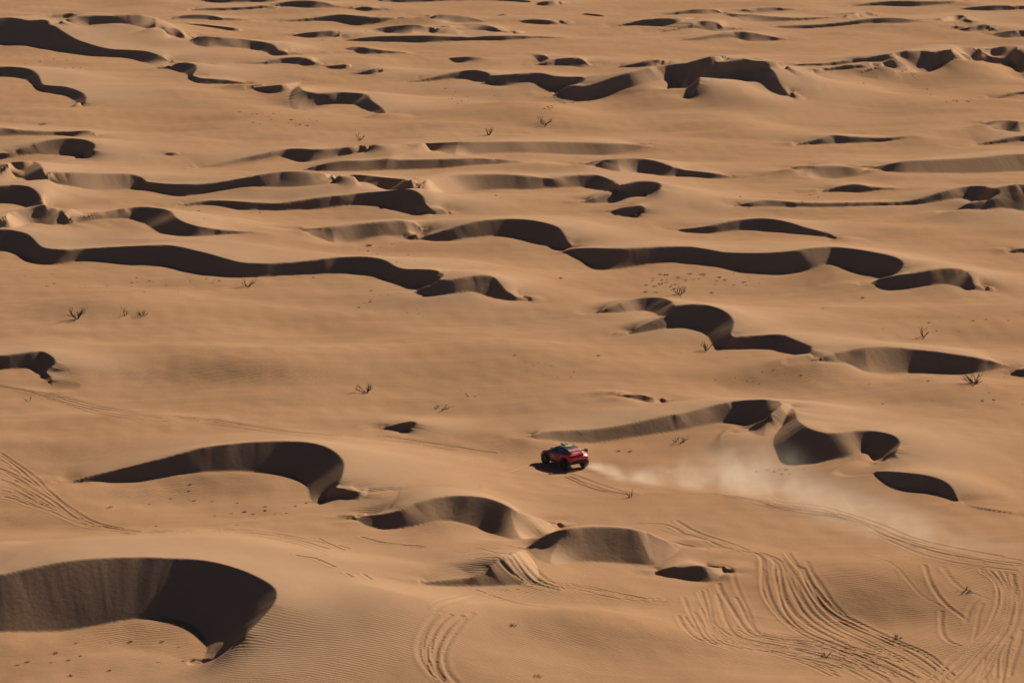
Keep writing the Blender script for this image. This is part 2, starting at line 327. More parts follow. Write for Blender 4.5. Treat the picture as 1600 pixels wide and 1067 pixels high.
def window(x0, x1, y0, y1):
    r0, r1 = max(np.searchsorted(ROWS_Y, y0) - 1, 0), np.searchsorted(ROWS_Y, y1)
    am = min(x0 / y0, x0 / y1); aM = max(x1 / y0, x1 / y1)
    c0, c1 = max(0, int((am - COLS_A[0]) / DA)), min(NA, int((aM - COLS_A[0]) / DA) + 2)
    return r0, r1, c0, max(c1, c0)

def raise_ground(B):
    dz = np.array([z - ground_z(x, y) for x, y, z in B])
    dz = np.clip(dz, -2.2, 2.2)
    Lf = 5.0 + 7.0 * np.abs(dz).max() + 0.006 * B[:, 1].mean()
    r0, r1, c0, c1 = window(B[:, 0].min() - Lf, B[:, 0].max() + Lf, B[:, 1].min() - Lf, B[:, 1].max() + Lf)
    if r1 - r0 < 2 or c1 - c0 < 2: return
    # coarse evaluation, then stretched over the window
    sr = max(1, (r1 - r0) // 160); scn = max(1, (c1 - c0) // 160)
    ri = np.unique(np.append(np.arange(r0, r1, sr), r1 - 1)); ci = np.unique(np.append(np.arange(c0, c1, scn), c1 - 1))
    x = XX[np.ix_(ri, ci)]; y = YY[np.ix_(ri, ci)]
    best = np.full(x.shape, 1e12, np.float32); sw = np.zeros_like(x); sz = np.zeros_like(x)
    for (bx, by, _), d in zip(B, dz):
        q = (x - bx) ** 2 + (y - by) ** 2
        w = 1 / (q + 0.3) ** 1.6
        sw += w; sz += w * d
        dy = y - by
        np.minimum(best, (x - bx) ** 2 + np.where(dy < 0, dy * 2.2, dy) ** 2, out=best)
    t = np.clip(1 - best / (Lf * Lf), 0, 1)
    D = sz / sw * t * t
    E = np.stack([np.interp(np.arange(c0, c1), ci, row) for row in D])
    k = np.searchsorted(ri, np.arange(r0, r1), 'right') - 1; k = np.minimum(k, len(ri) - 2)
    f = ((np.arange(r0, r1) - ri[k]) / (ri[k + 1] - ri[k]))[:, None]
    D = (E[k] * (1 - f) + E[k + 1] * f).astype(np.float32)
    D *= 1 - PROT[r0:r1, c0:c1]                       # dunes already standing stay as they are
    HH[r0:r1, c0:c1] += D; BARE[r0:r1, c0:c1] += D

def add_dune(crest, base, hid):
    crest, base = crest.copy(), base.copy()
    for s in (0, -1):                       # a dune cut by the frame runs on outside it and tapers
        for lim, sg in ((3.0, -1), (1597.0, 1)):
            if (crest[s, 0] - lim) * sg >= 0:
                c, b = crest[s], base[s]
                m = 0.35 * c + 0.65 * b
                ec = np.array([c + (sg * 85, 0.04 * (b[1] - c[1])), m + (sg * 148, 0)])
                eb = np.array([b + (sg * 85, 0), m + (sg * 148, 0.5)])
                if s == 0:
                    crest = np.vstack([ec[::-1], crest]); base = np.vstack([eb[::-1], base]); hid = np.concatenate([[False] * 2, hid])
                else:
                    crest = np.vstack([crest, ec]); base = np.vstack([base, eb]); hid = np.concatenate([hid, [False] * 2])
    cp = spline(crest, 4.5); bp = spline(base, 5.0)
    if len(bp) > 14:                       # even out the hand-read foot line
        q = bp.copy(); ks = int(np.clip(len(bp) // 8, 1, 5)); q[:, 0] = smooth1(q[:, 0], ks); q[:, 1] = smooth1(q[:, 1], ks); bp = q
    xh = base[hid][:, 0].min() - 1 if hid.any() else 1e9
    B = np.array([(hit_bare if (p[0] > xh and hid.any()) else hit)(*p) for p in bp])
    # no leaps: a foot point read over a nearer crest is pulled back to its neighbours
    if len(B) > 12:
        ks = int(np.clip(len(B) // 8, 1, 4)); B[:, 0] = smooth1(B[:, 0], ks); B[:, 1] = smooth1(B[:, 1], ks)
    if not hid.any() or len(bp) > 30:
        raise_ground(turn_foot(bp, B[:, 1]))
    B = np.array([(hit_bare if (p[0] > xh and hid.any()) else hit)(*p) for p in bp])
    if len(B) > 12:
        B[:, 0] = smooth1(B[:, 0], ks); B[:, 1] = smooth1(B[:, 1], ks)
    n = len(cp)
    hs = np.zeros(n)
    for i, p in enumerate(cp):
        a, m = ray(*p)
        g = profile(a)
        d = CAM_H + m * ROWS_Y - g
        below = np.nonzero(d <= 0)[0]
        j1 = below[0] if len(below) else NY - 1
        j0 = max(0, j1 - 1400)
        js = np.arange(j1, j0, -1)
        dd = dist_poly((a * ROWS_Y[js]).astype(np.float32), ROWS_Y[js].astype(np.float32), B)
        fv = d[js] - SLIP * dd
        k = np.nonzero(fv >= 0)[0]
        hs[i] = max(0.0, d[js[k[0]]]) if len(k) else max(0.0, d[js[int(np.argmax(fv))]])
    hs = np.minimum(hs, 9.0)
    hs[0] = hs[-1] = 0.0
    hs = smooth1(hs, int(np.clip(n // 5, 1, 10)))
    hs *= np.clip(np.minimum(np.arange(n), np.arange(n)[::-1]) / 2.0, 0, 1)
    C = np.zeros((n, 3))
    for i, p in enumerate(cp):
        a, m = ray(*p)
        g = profile(a)
        d = CAM_H + m * ROWS_Y - g - hs[i]
        below = np.nonzero(d <= 0)[0]
        j = max((below[0] if len(below) else NY - 1) - 1, 0)
        t = np.clip(d[j] / (d[j] - d[j + 1] + 1e-9), 0, 1)
        y = ROWS_Y[j] + t * (ROWS_Y[j + 1] - ROWS_Y[j])
        C[i] = (a * y, y, CAM_H + m * y)
    hmax = hs.max()
    L0 = 3.0 + 0.004 * C[:, 1].mean()
    LK = 8.0 + max(0.0, C[:, 1].mean() - 320.0) * 0.035
    R = L0 + LK * hmax + 1
    x0, x1 = min(C[:, 0].min(), B[:, 0].min()) - R, max(C[:, 0].max(), B[:, 0].max()) + R
    y0, y1 = min(C[:, 1].min(), B[:, 1].min()) - 0.7 * R, C[:, 1].max() + R
    r0, r1 = np.searchsorted(ROWS_Y, y0), np.searchsorted(ROWS_Y, y1)
    r0 = max(r0 - 1, 0)
    if r1 - r0 < 2: return
    am = min(x0 / y0, x0 / y1); aM = max(x1 / y0, x1 / y1)
    c0, c1 = max(0, int((am - COLS_A[0]) / DA)), min(NA, int((aM - COLS_A[0]) / DA) + 2)
    if c1 - c0 < 2: return
    X = XX[r0:r1, c0:c1]; Y = YY[r0:r1, c0:c1]
    inb = (X > x0) & (X < x1)
    x = X[inb]; y = Y[inb]
    # distance to the foot, to the crest, crest height and place along the crest
    dB = dist_poly(x, y, B)
    best = np.full(x.shape, 1e12, np.float32); sw = np.zeros_like(x); sh = np.zeros_like(x); sc = np.zeros_like(x)
    arc = np.concatenate([[0], np.cumsum(np.hypot(np.diff(C[:, 0]), np.diff(C[:, 1])))])
    for i in range(n - 1):
        ax, ay = C[i, 0], C[i, 1]; bx, by = C[i + 1, 0] - ax, C[i + 1, 1] - ay
        l2 = bx * bx + by * by + 1e-9
        t = np.clip(((x - ax) * bx + (y - ay) * by) / l2, 0, 1)
        d = (x - ax - t * bx) ** 2 + (y - ay - t * by) ** 2
        w = (math.sqrt(l2) + 0.02) / (d + 0.004) ** 2
        sw += w; sh += w * (hs[i] + t * (hs[i + 1] - hs[i]))
        nb = d < best
        best[nb] = d[nb]; sc[nb] = arc[i] + t[nb] * (arc[i + 1] - arc[i])
    dC = np.sqrt(best); hc = sh / sw
    # slip face polygon
    poly = np.vstack([C[:, :2], B[::-1, :2]])
    ins = np.zeros(x.shape, bool)
    for i in range(len(poly)):
        xa, ya = poly[i]; xb, yb = poly[(i + 1) % len(poly)]
        if ya == yb: continue
        cr = ((ya > y) != (yb > y)) & (x < (xb - xa) * (y - ya) / (yb - ya) + xa)
        ins ^= cr
    fr = dB / (dB + dC + 1e-6)
    w_loc = np.maximum(hc / SLIP, 0.05)
    side = np.clip(((dB - dC) / w_loc + 0.55) / 1.35, 0, 1); side = side * side * (3 - 2 * side)
    t = np.clip(dC / (L0 + LK * hc), 0, 1)
    f = (1 - t) ** 2 * (1 + 2 * t)
    f = f * 0.85 + 0.15 * (1 - t) ** 2
    zo = hc * f * side
    zi = hc * fr
    tot = np.where(ins, zi, zo)
    win = HH[r0:r1, c0:c1]; win[inb] += tot
    s = SLIPM[r0:r1, c0:c1]; s[inb] = np.maximum(s[inb], ins * np.clip(hc / 0.5, 0, 1))
    nr = np.maximum(np.exp(-(dC / 0.6) ** 2) * np.clip(hc / 0.3, 0, 1), 0.75 * np.exp(-(dB / 0.5) ** 2) * np.clip(hc / 0.3, 0, 1))
    dm = np.where(ins, 0, np.minimum(dC, dB))
    pr = np.exp(-(dm / (2.0 + 0.004 * y)) ** 2) * np.clip(hc / 0.15, 0, 1)
    q = KEEP[r0:r1, c0:c1]; q[inb] = np.maximum(q[inb], np.exp(-(dm / (3.0 + 0.010 * y)) ** 2) * np.clip(hc / 0.15, 0, 1))
    q = PROT[r0:r1, c0:c1]; q[inb] = np.maximum(q[inb], pr)
    q = NEARC[r0:r1, c0:c1]; q[inb] = np.maximum(q[inb], nr)
    bd = BODY[r0:r1, c0:c1]; bd[inb] = np.maximum(bd[inb], np.where(ins, 1.0, f * side) * np.clip(hc / 0.6, 0, 1))
    # avalanche tongues down the slip face
    st = np.zeros_like(x)
    for k in range(14):
        lam = 0.5 * 9 ** rng.random()
        st += np.sin(sc / lam * math.tau + rng.random() * math.tau + 0.6 * np.sin(dC * (0.4 + rng.random()) + k)) * lam ** 0.7
    st *= 0.22
    sk = STRK[r0:r1, c0:c1]; sk[inb] = np.where(ins & (hc > 0.25), st * np.clip(fr * 3, 0, 1) * np.clip((1 - fr) * 6, 0, 1), sk[inb])

_d = [(sight(c), sight(b), hidden_mask(b)) for c, b in DUNES]
_d.sort(key=lambda cb: -(0.5 * cb[1][:, 1].mean() + 0.5 * cb[1][:, 1].max()))
for c_, b_, h_ in _d:
    add_dune(c_, b_, h_)

def box1(a, n, ax):
    """running mean along an axis"""
    c = np.cumsum(a, ax, dtype=np.float64)
    h = n // 2; m = a.shape[ax]
    hi = np.minimum(np.arange(m) + h, m - 1); lo = np.arange(m) - h - 1
    top = np.take(c, hi, ax); bot = np.take(c, np.maximum(lo, 0), ax)
    msk = (lo >= 0).reshape((-1, 1) if ax == 0 else (1, -1))
    return (top - bot * msk).astype(np.float32)

def settle():
    """wind rounds everything that is not a crest or a slip face"""
    global HH
    w = (SLIPM < 0.02).astype(np.float32)
    a = HH * w; b = w.copy()
    for _ in range(2):
        for ax, n in ((0, 17), (1, 21)):
            a = box1(a, n, ax); b = box1(b, n, ax)
    m = np.clip(1.05 - 1.3 * PROT, 0, 1) * w
    HH += (a / np.maximum(b, 1e-6) - HH) * m
settle()
# broad swells on the open sand
for px_, py_, rx_, ry_, h_ in ((925, 985, 6, 5, 0.9), (1330, 905, 9, 6, 0.9), (640, 950, 7, 5, 0.6), (560, 880, 8, 6, 0.5), (1480, 600, 12, 9, 0.9), (350, 565, 14, 9, 0.8), (150, 475, 12, 8, 0.7),
                               (600, 200, 16, 20, 1.0), (300, 150, 15, 20, 1.0), (700, 560, 14, 9, 0.7), (1320, 960, 7, 5, -0.5)):
    a_, b_, _ = hit(px_, py_)
    HH += (h_ * np.exp(-((XX - a_) / rx_) ** 2 - ((YY - b_) / ry_) ** 2) * (1 - KEEP)).astype(np.float32)
HH += ((0.40 * waves(XX, YY, 20, 14, 48, 13, 0.9) + 0.10 * waves(XX, YY, 22, 9, 26, 8, 0.7)) * (1 - KEEP)).astype(np.float32)
HH += 0.0035 * STRK

# gentle bedforms on the open flats between the dunes
FLAT = np.clip(1 - BODY * 1.6, 0, 1)
HH += (0.02 * waves(XX, YY, 14, 1.6, 5.0, 11, 1.5) * (0.35 + 0.65 * FLAT)).astype(np.float32)

# ------------------------------------------------------------------ wheel ruts pressed into the sand
RUT = np.zeros((NY, NA), np.float32)
def press(P, depth=0.11, w=0.17):
    """one rut along world polyline P"""
    step = 6
    for i in range(0, len(P) - 1, step):
        Q = P[i:i + step + 1]
        if len(Q) < 2: continue
        R = w * 4.5
        y0, y1 = Q[:, 1].min() - R, Q[:, 1].max() + R
        x0, x1 = Q[:, 0].min() - R, Q[:, 0].max() + R
        r0, r1 = np.searchsorted(ROWS_Y, y0), np.searchsorted(ROWS_Y, y1)
        am, aM = min(x0 / y0, x0 / y1), max(x1 / y0, x1 / y1)
        c0, c1 = max(0, int((am - COLS_A[0]) / DA)), min(NA, int((aM - COLS_A[0]) / DA) + 2)
        if r1 - r0 < 1 or c1 - c0 < 1: continue
        x, y = XX[r0:r1, c0:c1], YY[r0:r1, c0:c1]
        d = dist_poly(x, y, Q)
        v = -np.exp(-(d / w) ** 2) + 0.55 * np.exp(-((d - 1.9 * w) / (0.8 * w)) ** 2)
        cur = RUT[r0:r1, c0:c1]
        v = v * depth * 0.27
        pick = np.abs(v) > np.abs(cur)
        cur[pick] = v[pick]

def rut_line(pts, depth=0.11, w=0.17, wob=0.12, off=0.0):
    p = spline(pts, 6.0)
    P = np.array([hit(*q)[:2] for q in p])
    # keep the line inside what was seen: drop jumps over hidden ground
    seg = [[P[0]]]
    for a, b in zip(P[:-1], P[1:]):
        if np.hypot(*(b - a)) > 8.0: seg.append([b])
        else: seg[-1].append(b)
    for s in seg:
        s = np.array(s)
        if len(s) < 3: continue
        s[:, 0] = smooth1(s[:, 0], 2); s[:, 1] = smooth1(s[:, 1], 2)
        L = np.concatenate([[0], np.cumsum(np.hypot(*np.diff(s, axis=0).T))])
        if L[-1] < 1: continue
        u = np.arange(0, L[-1], 0.35)
        s = np.stack([np.interp(u, L, s[:, 0]), np.interp(u, L, s[:, 1])], 1)
        tg = np.gradient(s, axis=0); tg /= np.hypot(tg[:, 0], tg[:, 1])[:, None] + 1e-9
        nrm = np.stack([-tg[:, 1], tg[:, 0]], 1)
        ph = rng.random() * 6.28
        o = off + wob * (np.sin(u * 0.25 + ph) + 0.5 * np.sin(u * 0.61 + 2 * ph))
        press(s + nrm * o[:, None], depth * (0.5 + 0.8 * rng.random()), 0.78 * w * (0.8 + 0.5 * rng.random()))

def rut_fan(edge0, edge1, n, depth=0.11, w=0.17, wob=0.12):
    """n ruts spread between two bounding sight lines"""
    e0, e1 = sight(edge0), sight(edge1)
    m = 24
    def res(e):
        s = spline(e, 3.0); L = np.concatenate([[0], np.cumsum(np.hypot(*np.diff(s, axis=0).T))])
        u = np.linspace(0, L[-1], m)
        return np.stack([np.interp(u, L, s[:, 0]), np.interp(u, L, s[:, 1])], 1)
    e0, e1 = res(e0), res(e1)
    for i in range(n):
        t0 = (i + 0.5 + 0.6 * (rng.random() - 0.5)) / n
        t1 = np.clip(t0 + 0.6 * (rng.random() - 0.5), 0, 1)
        tt = np.linspace(t0, t1, m)[:, None]
        a = int(rng.random() * 3); b = m - int(rng.random() * 4)
        rut_line((e0 * (1 - tt) + e1 * tt)[a:b], depth, w, wob)

rut_fan("D 0,738 200,770 450,830 700,868 950,890 1250,940 1600,975 E 200,975 400,1000 600,1030 820,1062", "D 0,760 200,810 450,880 700,910 950,925 1250,965 1600,1000 E 200,1000 400,1025 600,1060 I 860,75", 6, 0.12, 0.16)
rut_fan("I 960,75 1060,120 1200,170 1330,203 1450,208 G 150,205 420,240 640,262 860,330 1050,400 1250,450 1570,505", "I 940,90 1040,140 1180,195 1300,215 1440,216 G 150,212 300,235 540,300 760,330 950,420 1200,500 1450,545 1570,550", 6, 0.13, 0.17)
rut_fan("G 850,335 1000,400 1200,440 1400,480 1570,510", "G 900,400 1100,480 1300,530 1450,550 1570,560", 4, 0.12, 0.18)
rut_fan("H 0,20 120,100 230,190 330,280 470,350 640,375", "H 0,230 60,240 160,280 260,310 400,360 620,392", 22, 0.13, 0.14)
rut_fan("H 640,372 850,372 1050,365 1250,385 1420,415 1565,450", "H 640,392 850,388 1050,385 1200,410 1330,440 1480,500", 7, 0.11, 0.15)
rut_fan("I 720,505 770,560 850,620 960,650", "I 835,465 880,530 950,600 1060,625", 5, 0.20, 0.20, 0.1)
rut_fan("I 540,460 620,445 700,470 780,478", "I 600,505 680,500 740,495 800,470", 5, 0.10, 0.15)
rut_fan("I 990,610 1100,620 1240,650 1390,682 1500,680", "I 960,640 1080,640 1200,672 1330,690 1480,700", 5, 0.10, 0.15)
rut_fan("I 720,640 560,655 440,690 405,720 430,745", "I 960,640 820,690 640,720 520,740 440,755", 5, 0.11, 0.16)
rut_fan("I 440,745 380,780 340,840 320,930 360,1010 420,1067", "I 640,740 580,790 540,850 510,930 520,1010 560,1067", 6, 0.15, 0.19)
rut_fan("G 225,475 350,475 360,560 380,660 430,760 520,840 700,920 900,1000 1050,1067", "G 590,475 610,560 680,660 760,750 860,800 1000,870 1130,930 1230,1010 1290,1067", 21, 0.13, 0.15)
rut_fan("G 10,680 40,760 90,860 170,905 330,930 560,985 720,1050", "G 240,600 270,680 310,780 380,850 560,880 800,960 980,1067", 13, 0.12, 0.15)
rut_fan("G 0,760 60,860 200,900 420,930 700,990 900,1067", "G 380,830 560,860 780,900 1000,960 1140,1020 1200,1067", 15, 0.11, 0.14)
rut_fan("G 1340,545 1430,600 1460,680 1440,760 1370,850 1260,930 1180,1000 1100,1067", "G 1570,580 1560,700 1530,800 1480,900 1420,990 1380,1067", 17, 0.12, 0.15)
rut_fan("G 1400,900 1330,980 1290,1067", "G 1570,820 1530,940 1500,1067", 10, 0.12, 0.15)
for s_ in ("G 820,478 960,520 1060,610 1120,670 1230,730 1310,790", "G 1110,530 1130,600 1200,700 1250,740 1305,780", "G 1205,740 1190,840 1220,880 1280,900", "G 1190,540 1240,600 1300,645 1420,690",
           "G 1300,790 1350,700 1440,650", "G 1330,880 1350,780 1390,700", "G 0,330 60,365 120,395 250,440 310,462", "G 0,350 80,390 200,440 300,466", "G 0,385 100,410 200,450 300,468", "G 0,430 90,450 160,470 290,470",
           "I 1270,352 1400,342 1500,350 1570,385", "I 1290,362 1420,360 1570,410", "I 100,405 200,430 300,440 390,450", "I 620,640 740,680 850,710 960,722", "I 0,440 50,458", "G 0,530 120,528 220,535 245,600 300,720 340,810 390,850",
           "H 1450,410 1570,462", "H 1350,485 1440,500 1530,540", "I 20,568 60,588", "I 100,572 145,598", "I 860,80 760,115 660,125", "G 150,208 300,245 430,280", "G 420,225 560,285 640,300", "G 700,275 800,330 880,355"):
    rut_line(sight(s_), 0.12, 0.16)
HH += RUT

# ------------------------------------------------------------------ terrain mesh: finer along the view where the relief is steep
BLK = 16
def build_terrain():
    nb = (NY - 1) // BLK
    top = nb * BLK
    px = ROWS_Y ** 2 / (CAM_H * F_PX)                       # metres of flat ground per photograph pixel row
    dyr = np.gradient(ROWS_Y)
    want = np.repeat((2.3 * px)[:, None], NA, 1)
    steep = np.maximum(np.clip(SLIPM, 0, 1) * 0.75, np.clip(NEARC * 1.3, 0, 1))
    rutd = np.clip(np.abs(RUT) / 0.03, 0, 1)
    fine = np.maximum(steep, rutd * 0.9)
    want = want * (1 - fine) + np.minimum(want, dyr[:, None] * 1.02) * fine
    wb = want[:top].reshape(nb, BLK, NA).min(1)
    w2 = wb.copy()
    for sft in (-2, -1, 1, 2):
        w2 = np.minimum(w2, np.roll(wb, sft, 1))
    blen = (ROWS_Y[BLK:top + 1:BLK] - ROWS_Y[0:top:BLK])[:, None]
    lev = np.clip(np.ceil(np.log2(np.maximum(blen / w2, 1.0)) - 0.15), 0, 4).astype(int)
    tris = []
    jb, ic = np.meshgrid(np.arange(nb), np.arange(NA - 1), indexing='ij')
    lL, lR = lev[:, :-1], lev[:, 1:]
    for a in range(5):
        for b in range(5):
            sel = (lL == a) & (lR == b)
            if not sel.any(): continue
            r0 = jb[sel] * BLK; c = ic[sel]
            nL, nR = 1 << a, 1 << b
            vl = lambda m: (r0 + m * (BLK // nL)) * NA + c
            vr = lambda m: (r0 + m * (BLK // nR)) * NA + c + 1
            n0, n1 = max(nL, nR), min(nL, nR); r = n0 // n1
            V0, V1, flip = (vl, vr, False) if nL >= nR else (vr, vl, True)
            for k in range(n1):
                h = (r + 1) // 2
                def put(p, q, s):
                    tris.append(np.stack([p, s, q] if flip else [p, q, s], 1))
                for m in range(r):
                    put(V0(k * r + m), V1(k) if m < h else V1(k + 1), V0(k * r + m + 1))
                put(V0(k * r + h), V1(k), V1(k + 1))
    tri = np.vstack(tris)
    used = np.zeros(NY * NA, bool); used[tri.ravel()] = True
    ring = np.concatenate([np.arange(NA - 1), [NA - 1]])
    remap = np.cumsum(used) - 1
    ids = np.nonzero(used)[0]
    co = np.stack([XX.ravel()[ids], YY.ravel()[ids], HH.ravel()[ids]], 1).astype(np.float64)
    s1 = SLIPM.ravel()[ids]; s2 = BODY.ravel()[ids]
    tri = remap[tri]
    # apron running on to the horizon all round
    edge = [0 * NA + c for c in range(NA)]
    edge += [r * NA + NA - 1 for r in range(1, top + 1) if used[r * NA + NA - 1]]
    edge += [top * NA + c for c in range(NA - 2, -1, -1)]
    edge += [r * NA for r in range(top - 1, 0, -1) if used[r * NA]]
    prev = remap[np.array(edge)]
    pc = co[prev]; nv = len(co); cen = np.array((0.0, 500.0))
    ext = []; more = []
    for sc_ in (1.05, 1.3, 2.2, 9.0):
        P = pc.copy(); P[:, :2] = cen + (pc[:, :2] - cen) * sc_
        P[:, 2] = pc[:, 2] * max(0.0, 1 - (sc_ - 1) * 3) - 0.3 * (sc_ - 1)
        nid = np.arange(nv, nv + len(P)); nv += len(P)
        pn, nn = np.roll(prev, -1), np.roll(nid, -1)
        more += [np.stack([pn, prev, nid], 1), np.stack([pn, nid, nn], 1)]
        ext.append(P); prev = nid
    co = np.vstack([co] + ext); tri = np.vstack([tri] + more)
    z0 = np.zeros(len(co) - len(s1), np.float32)
    me = bpy.data.meshes.new('desert_ground')
    me.vertices.add(len(co)); me.vertices.foreach_set('co', co.astype(np.float32).ravel())
    me.loops.add(tri.size); me.loops.foreach_set('vertex_index', tri.astype(np.int32).ravel())
    me.polygons.add(len(tri)); me.polygons.foreach_set('loop_start', np.arange(0, tri.size, 3, dtype=np.int32))
    me.polygons.foreach_set('use_smooth', np.ones(len(tri), bool))
    for nm, at in (('slip', s1), ('body', s2)):
        a = me.attributes.new(nm, 'FLOAT', 'POINT'); a.data.foreach_set('value', np.concatenate([at, z0]).astype(np.float32))
    me.update(calc_edges=True)
    o = bpy.data.objects.new('desert_ground', me); COL.objects.link(o)
    o['kind'] = 'structure'
    return o
# ------------------------------------------------------------------ materials
def new_mat(name):
    m = bpy.data.materials.new(name); m.use_nodes = True
    nt = m.node_tree
    return m, nt, nt.nodes['Principled BSDF']

def N(nt, kind, **kw):
    n = nt.nodes.new(kind)
    for k, v in kw.items():
        if k in n.inputs: n.inputs[k].default_value = v
        else: setattr(n, k, v)
    return n

def math_node(nt, op, a, b):
    n = nt.nodes.new('ShaderNodeMath'); n.operation = op
    for i, v in enumerate((a, b)):
        if isinstance(v, (int, float)): n.inputs[i].default_value = v
        else: nt.links.new(v, n.inputs[i])
    return n.outputs[0]

def mix_col(nt, fac, a, b):
    n = nt.nodes.new('ShaderNodeMix'); n.data_type = 'RGBA'
    for s, v in ((n.inputs[0], fac), (n.inputs[6], a), (n.inputs[7], b)):
        if isinstance(v, (int, float, tuple)): s.default_value = v
        else: nt.links.new(v, s)
    return n.outputs[2]

def sand_material():
    m, nt, b = new_mat('sand')
    L = nt.links.new
    tc = N(nt, 'ShaderNodeTexCoord')
    body = N(nt, 'ShaderNodeAttribute', attribute_name='body').outputs['Fac']
    slip = N(nt, 'ShaderNodeAttribute', attribute_name='slip').outputs['Fac']
    def noise(scale, detail=3.0, rough=0.55, sx=1.0, sy=1.0):
        mp = N(nt, 'ShaderNodeMapping'); mp.inputs['Scale'].default_value = (sx, sy, 1)
        L(tc.outputs['Object'], mp.inputs['Vector'])
        n = N(nt, 'ShaderNodeTexNoise'); n.inputs['Scale'].default_value = scale
        n.inputs['Detail'].default_value = detail; n.inputs['Roughness'].default_value = rough
        L(mp.outputs['Vector'], n.inputs['Vector'])
        return n.outputs['Fac']
    def ramp(v, a, bb):
        r = N(nt, 'ShaderNodeMapRange'); r.inputs['From Min'].default_value = a; r.inputs['From Max'].default_value = bb
        L(v, r.inputs['Value']); return r.outputs['Result']
    n1 = ramp(noise(0.05, 4, 0.6), 0.3, 0.7)
    n2 = ramp(noise(0.5, 5, 0.65, 1.0, 0.5), 0.3, 0.7)
    n3 = ramp(noise(3.0, 4, 0.7), 0.3, 0.7)
    pale = (0.355, 0.226, 0.140, 1); tan = (0.332, 0.192, 0.107, 1); rust = (0.298, 0.154, 0.076, 1)
    c = mix_col(nt, math_node(nt, 'MULTIPLY', n1, 0.7), tan, rust)
    c = mix_col(nt, math_node(nt, 'MULTIPLY', body, 0.75), c, pale)
    c = mix_col(nt, math_node(nt, 'MULTIPLY', n2, 0.22), c, (0.25, 0.14, 0.075, 1))
    c = mix_col(nt, math_node(nt, 'MULTIPLY', n3, 0.15), c, (0.23, 0.135, 0.078, 1))
    n4 = ramp(noise(0.55, 5, 0.62, 0.22, 1.0), 0.35, 0.68)
    c = mix_col(nt, math_node(nt, 'MULTIPLY', math_node(nt, 'MULTIPLY', n4, math_node(nt, 'SUBTRACT', 1.0, body)), 0.40), c, (0.215, 0.122, 0.064, 1))
    n5 = ramp(noise(9.0, 3, 0.7), 0.25, 0.75)
    c = mix_col(nt, math_node(nt, 'MULTIPLY', n5, 0.22), c, (0.20, 0.115, 0.06, 1))
    L(c, b.inputs['Base Color'])
    b.inputs['Roughness'].default_value = 1.0
    b.inputs['Specular IOR Level'].default_value = 0.0
    # relief: wind ripples and grain
    wv = N(nt, 'ShaderNodeTexWave', wave_type='BANDS', bands_direction='DIAGONAL', wave_profile='SIN')
    wv.inputs['Scale'].default_value = 1.5; wv.inputs['Distortion'].default_value = 5.0
    wv.inputs['Detail'].default_value = 2.0; wv.inputs['Detail Scale'].default_value = 0.35
    mp = N(nt, 'ShaderNodeMapping'); mp.inputs['Rotation'].default_value = (0, 0, math.radians(-20)); mp.inputs['Scale'].default_value = (1.0, 1.0, 0.0)
    L(tc.outputs['Object'], mp.inputs['Vector']); L(mp.outputs['Vector'], wv.inputs['Vector'])
    noslip = math_node(nt, 'SUBTRACT', 1.0, slip)
    rip = math_node(nt, 'MULTIPLY', math_node(nt, 'MULTIPLY', wv.outputs['Fac'], noslip), ramp(noise(0.09, 2, 0.5), 0.32, 0.60))
    bp = N(nt, 'ShaderNodeBump'); bp.inputs['Distance'].default_value = 0.014; bp.inputs['Strength'].default_value = 1.0
    L(rip, bp.inputs['Height'])
    bp2 = N(nt, 'ShaderNodeBump'); bp2.inputs['Distance'].default_value = 0.05; bp2.inputs['Strength'].default_value = 0.7
    L(math_node(nt, 'MULTIPLY', noise(2.6, 6, 0.7), math_node(nt, 'ADD', math_node(nt, 'SUBTRACT', 1.0, math_node(nt, 'MULTIPLY', body, 0.7)), math_node(nt, 'MULTIPLY', slip, 0.45))), bp2.inputs['Height'])
    L(bp.outputs['Normal'], bp2.inputs['Normal'])
    L(bp2.outputs['Normal'], b.inputs['Normal'])
    return m

ground = build_terrain()
ground.data.materials.append(sand_material())
# ------------------------------------------------------------------ helpers for things
def obj(name, me, mat, parent=None):
    o = bpy.data.objects.new(name, me)
    COL.objects.link(o)
    if mat is not None and len(me.materials) == 0: me.materials.append(mat)
    if parent is not None: o.parent = parent
    return o

def from_bm(name, bm, smooth=False):
    me = bpy.data.meshes.new(name); bmesh.ops.recalc_face_normals(bm, faces=bm.faces)
    bm.to_mesh(me); bm.free()
    if smooth: me.polygons.foreach_set('use_smooth', np.ones(len(me.polygons), bool))
    return me

def thing(name, label, cat, loc, group=None):
    o = bpy.data.objects.new(name, None); COL.objects.link(o)
    o.location = loc; o['label'] = label; o['category'] = cat
    if group: o['group'] = group
    return o

def flat_mat(name, col, rough=0.6, metal=0.0, spec=0.4):
    m, nt, b = new_mat(name)
    n = N(nt, 'ShaderNodeTexNoise'); n.inputs['Scale'].default_value = 9.0; n.inputs['Detail'].default_value = 4.0
    tc = N(nt, 'ShaderNodeTexCoord'); nt.links.new(tc.outputs['Object'], n.inputs['Vector'])
    c = mix_col(nt, math_node(nt, 'MULTIPLY', n.outputs['Fac'], 0.35), (*col, 1), (col[0] * 0.6 + 0.05, col[1] * 0.6 + 0.03, col[2] * 0.6 + 0.018, 1))
    nt.links.new(c, b.inputs['Base Color'])
    b.inputs['Roughness'].default_value = rough; b.inputs['Metallic'].default_value = metal
    b.inputs['Specular IOR Level'].default_value = spec
    return m

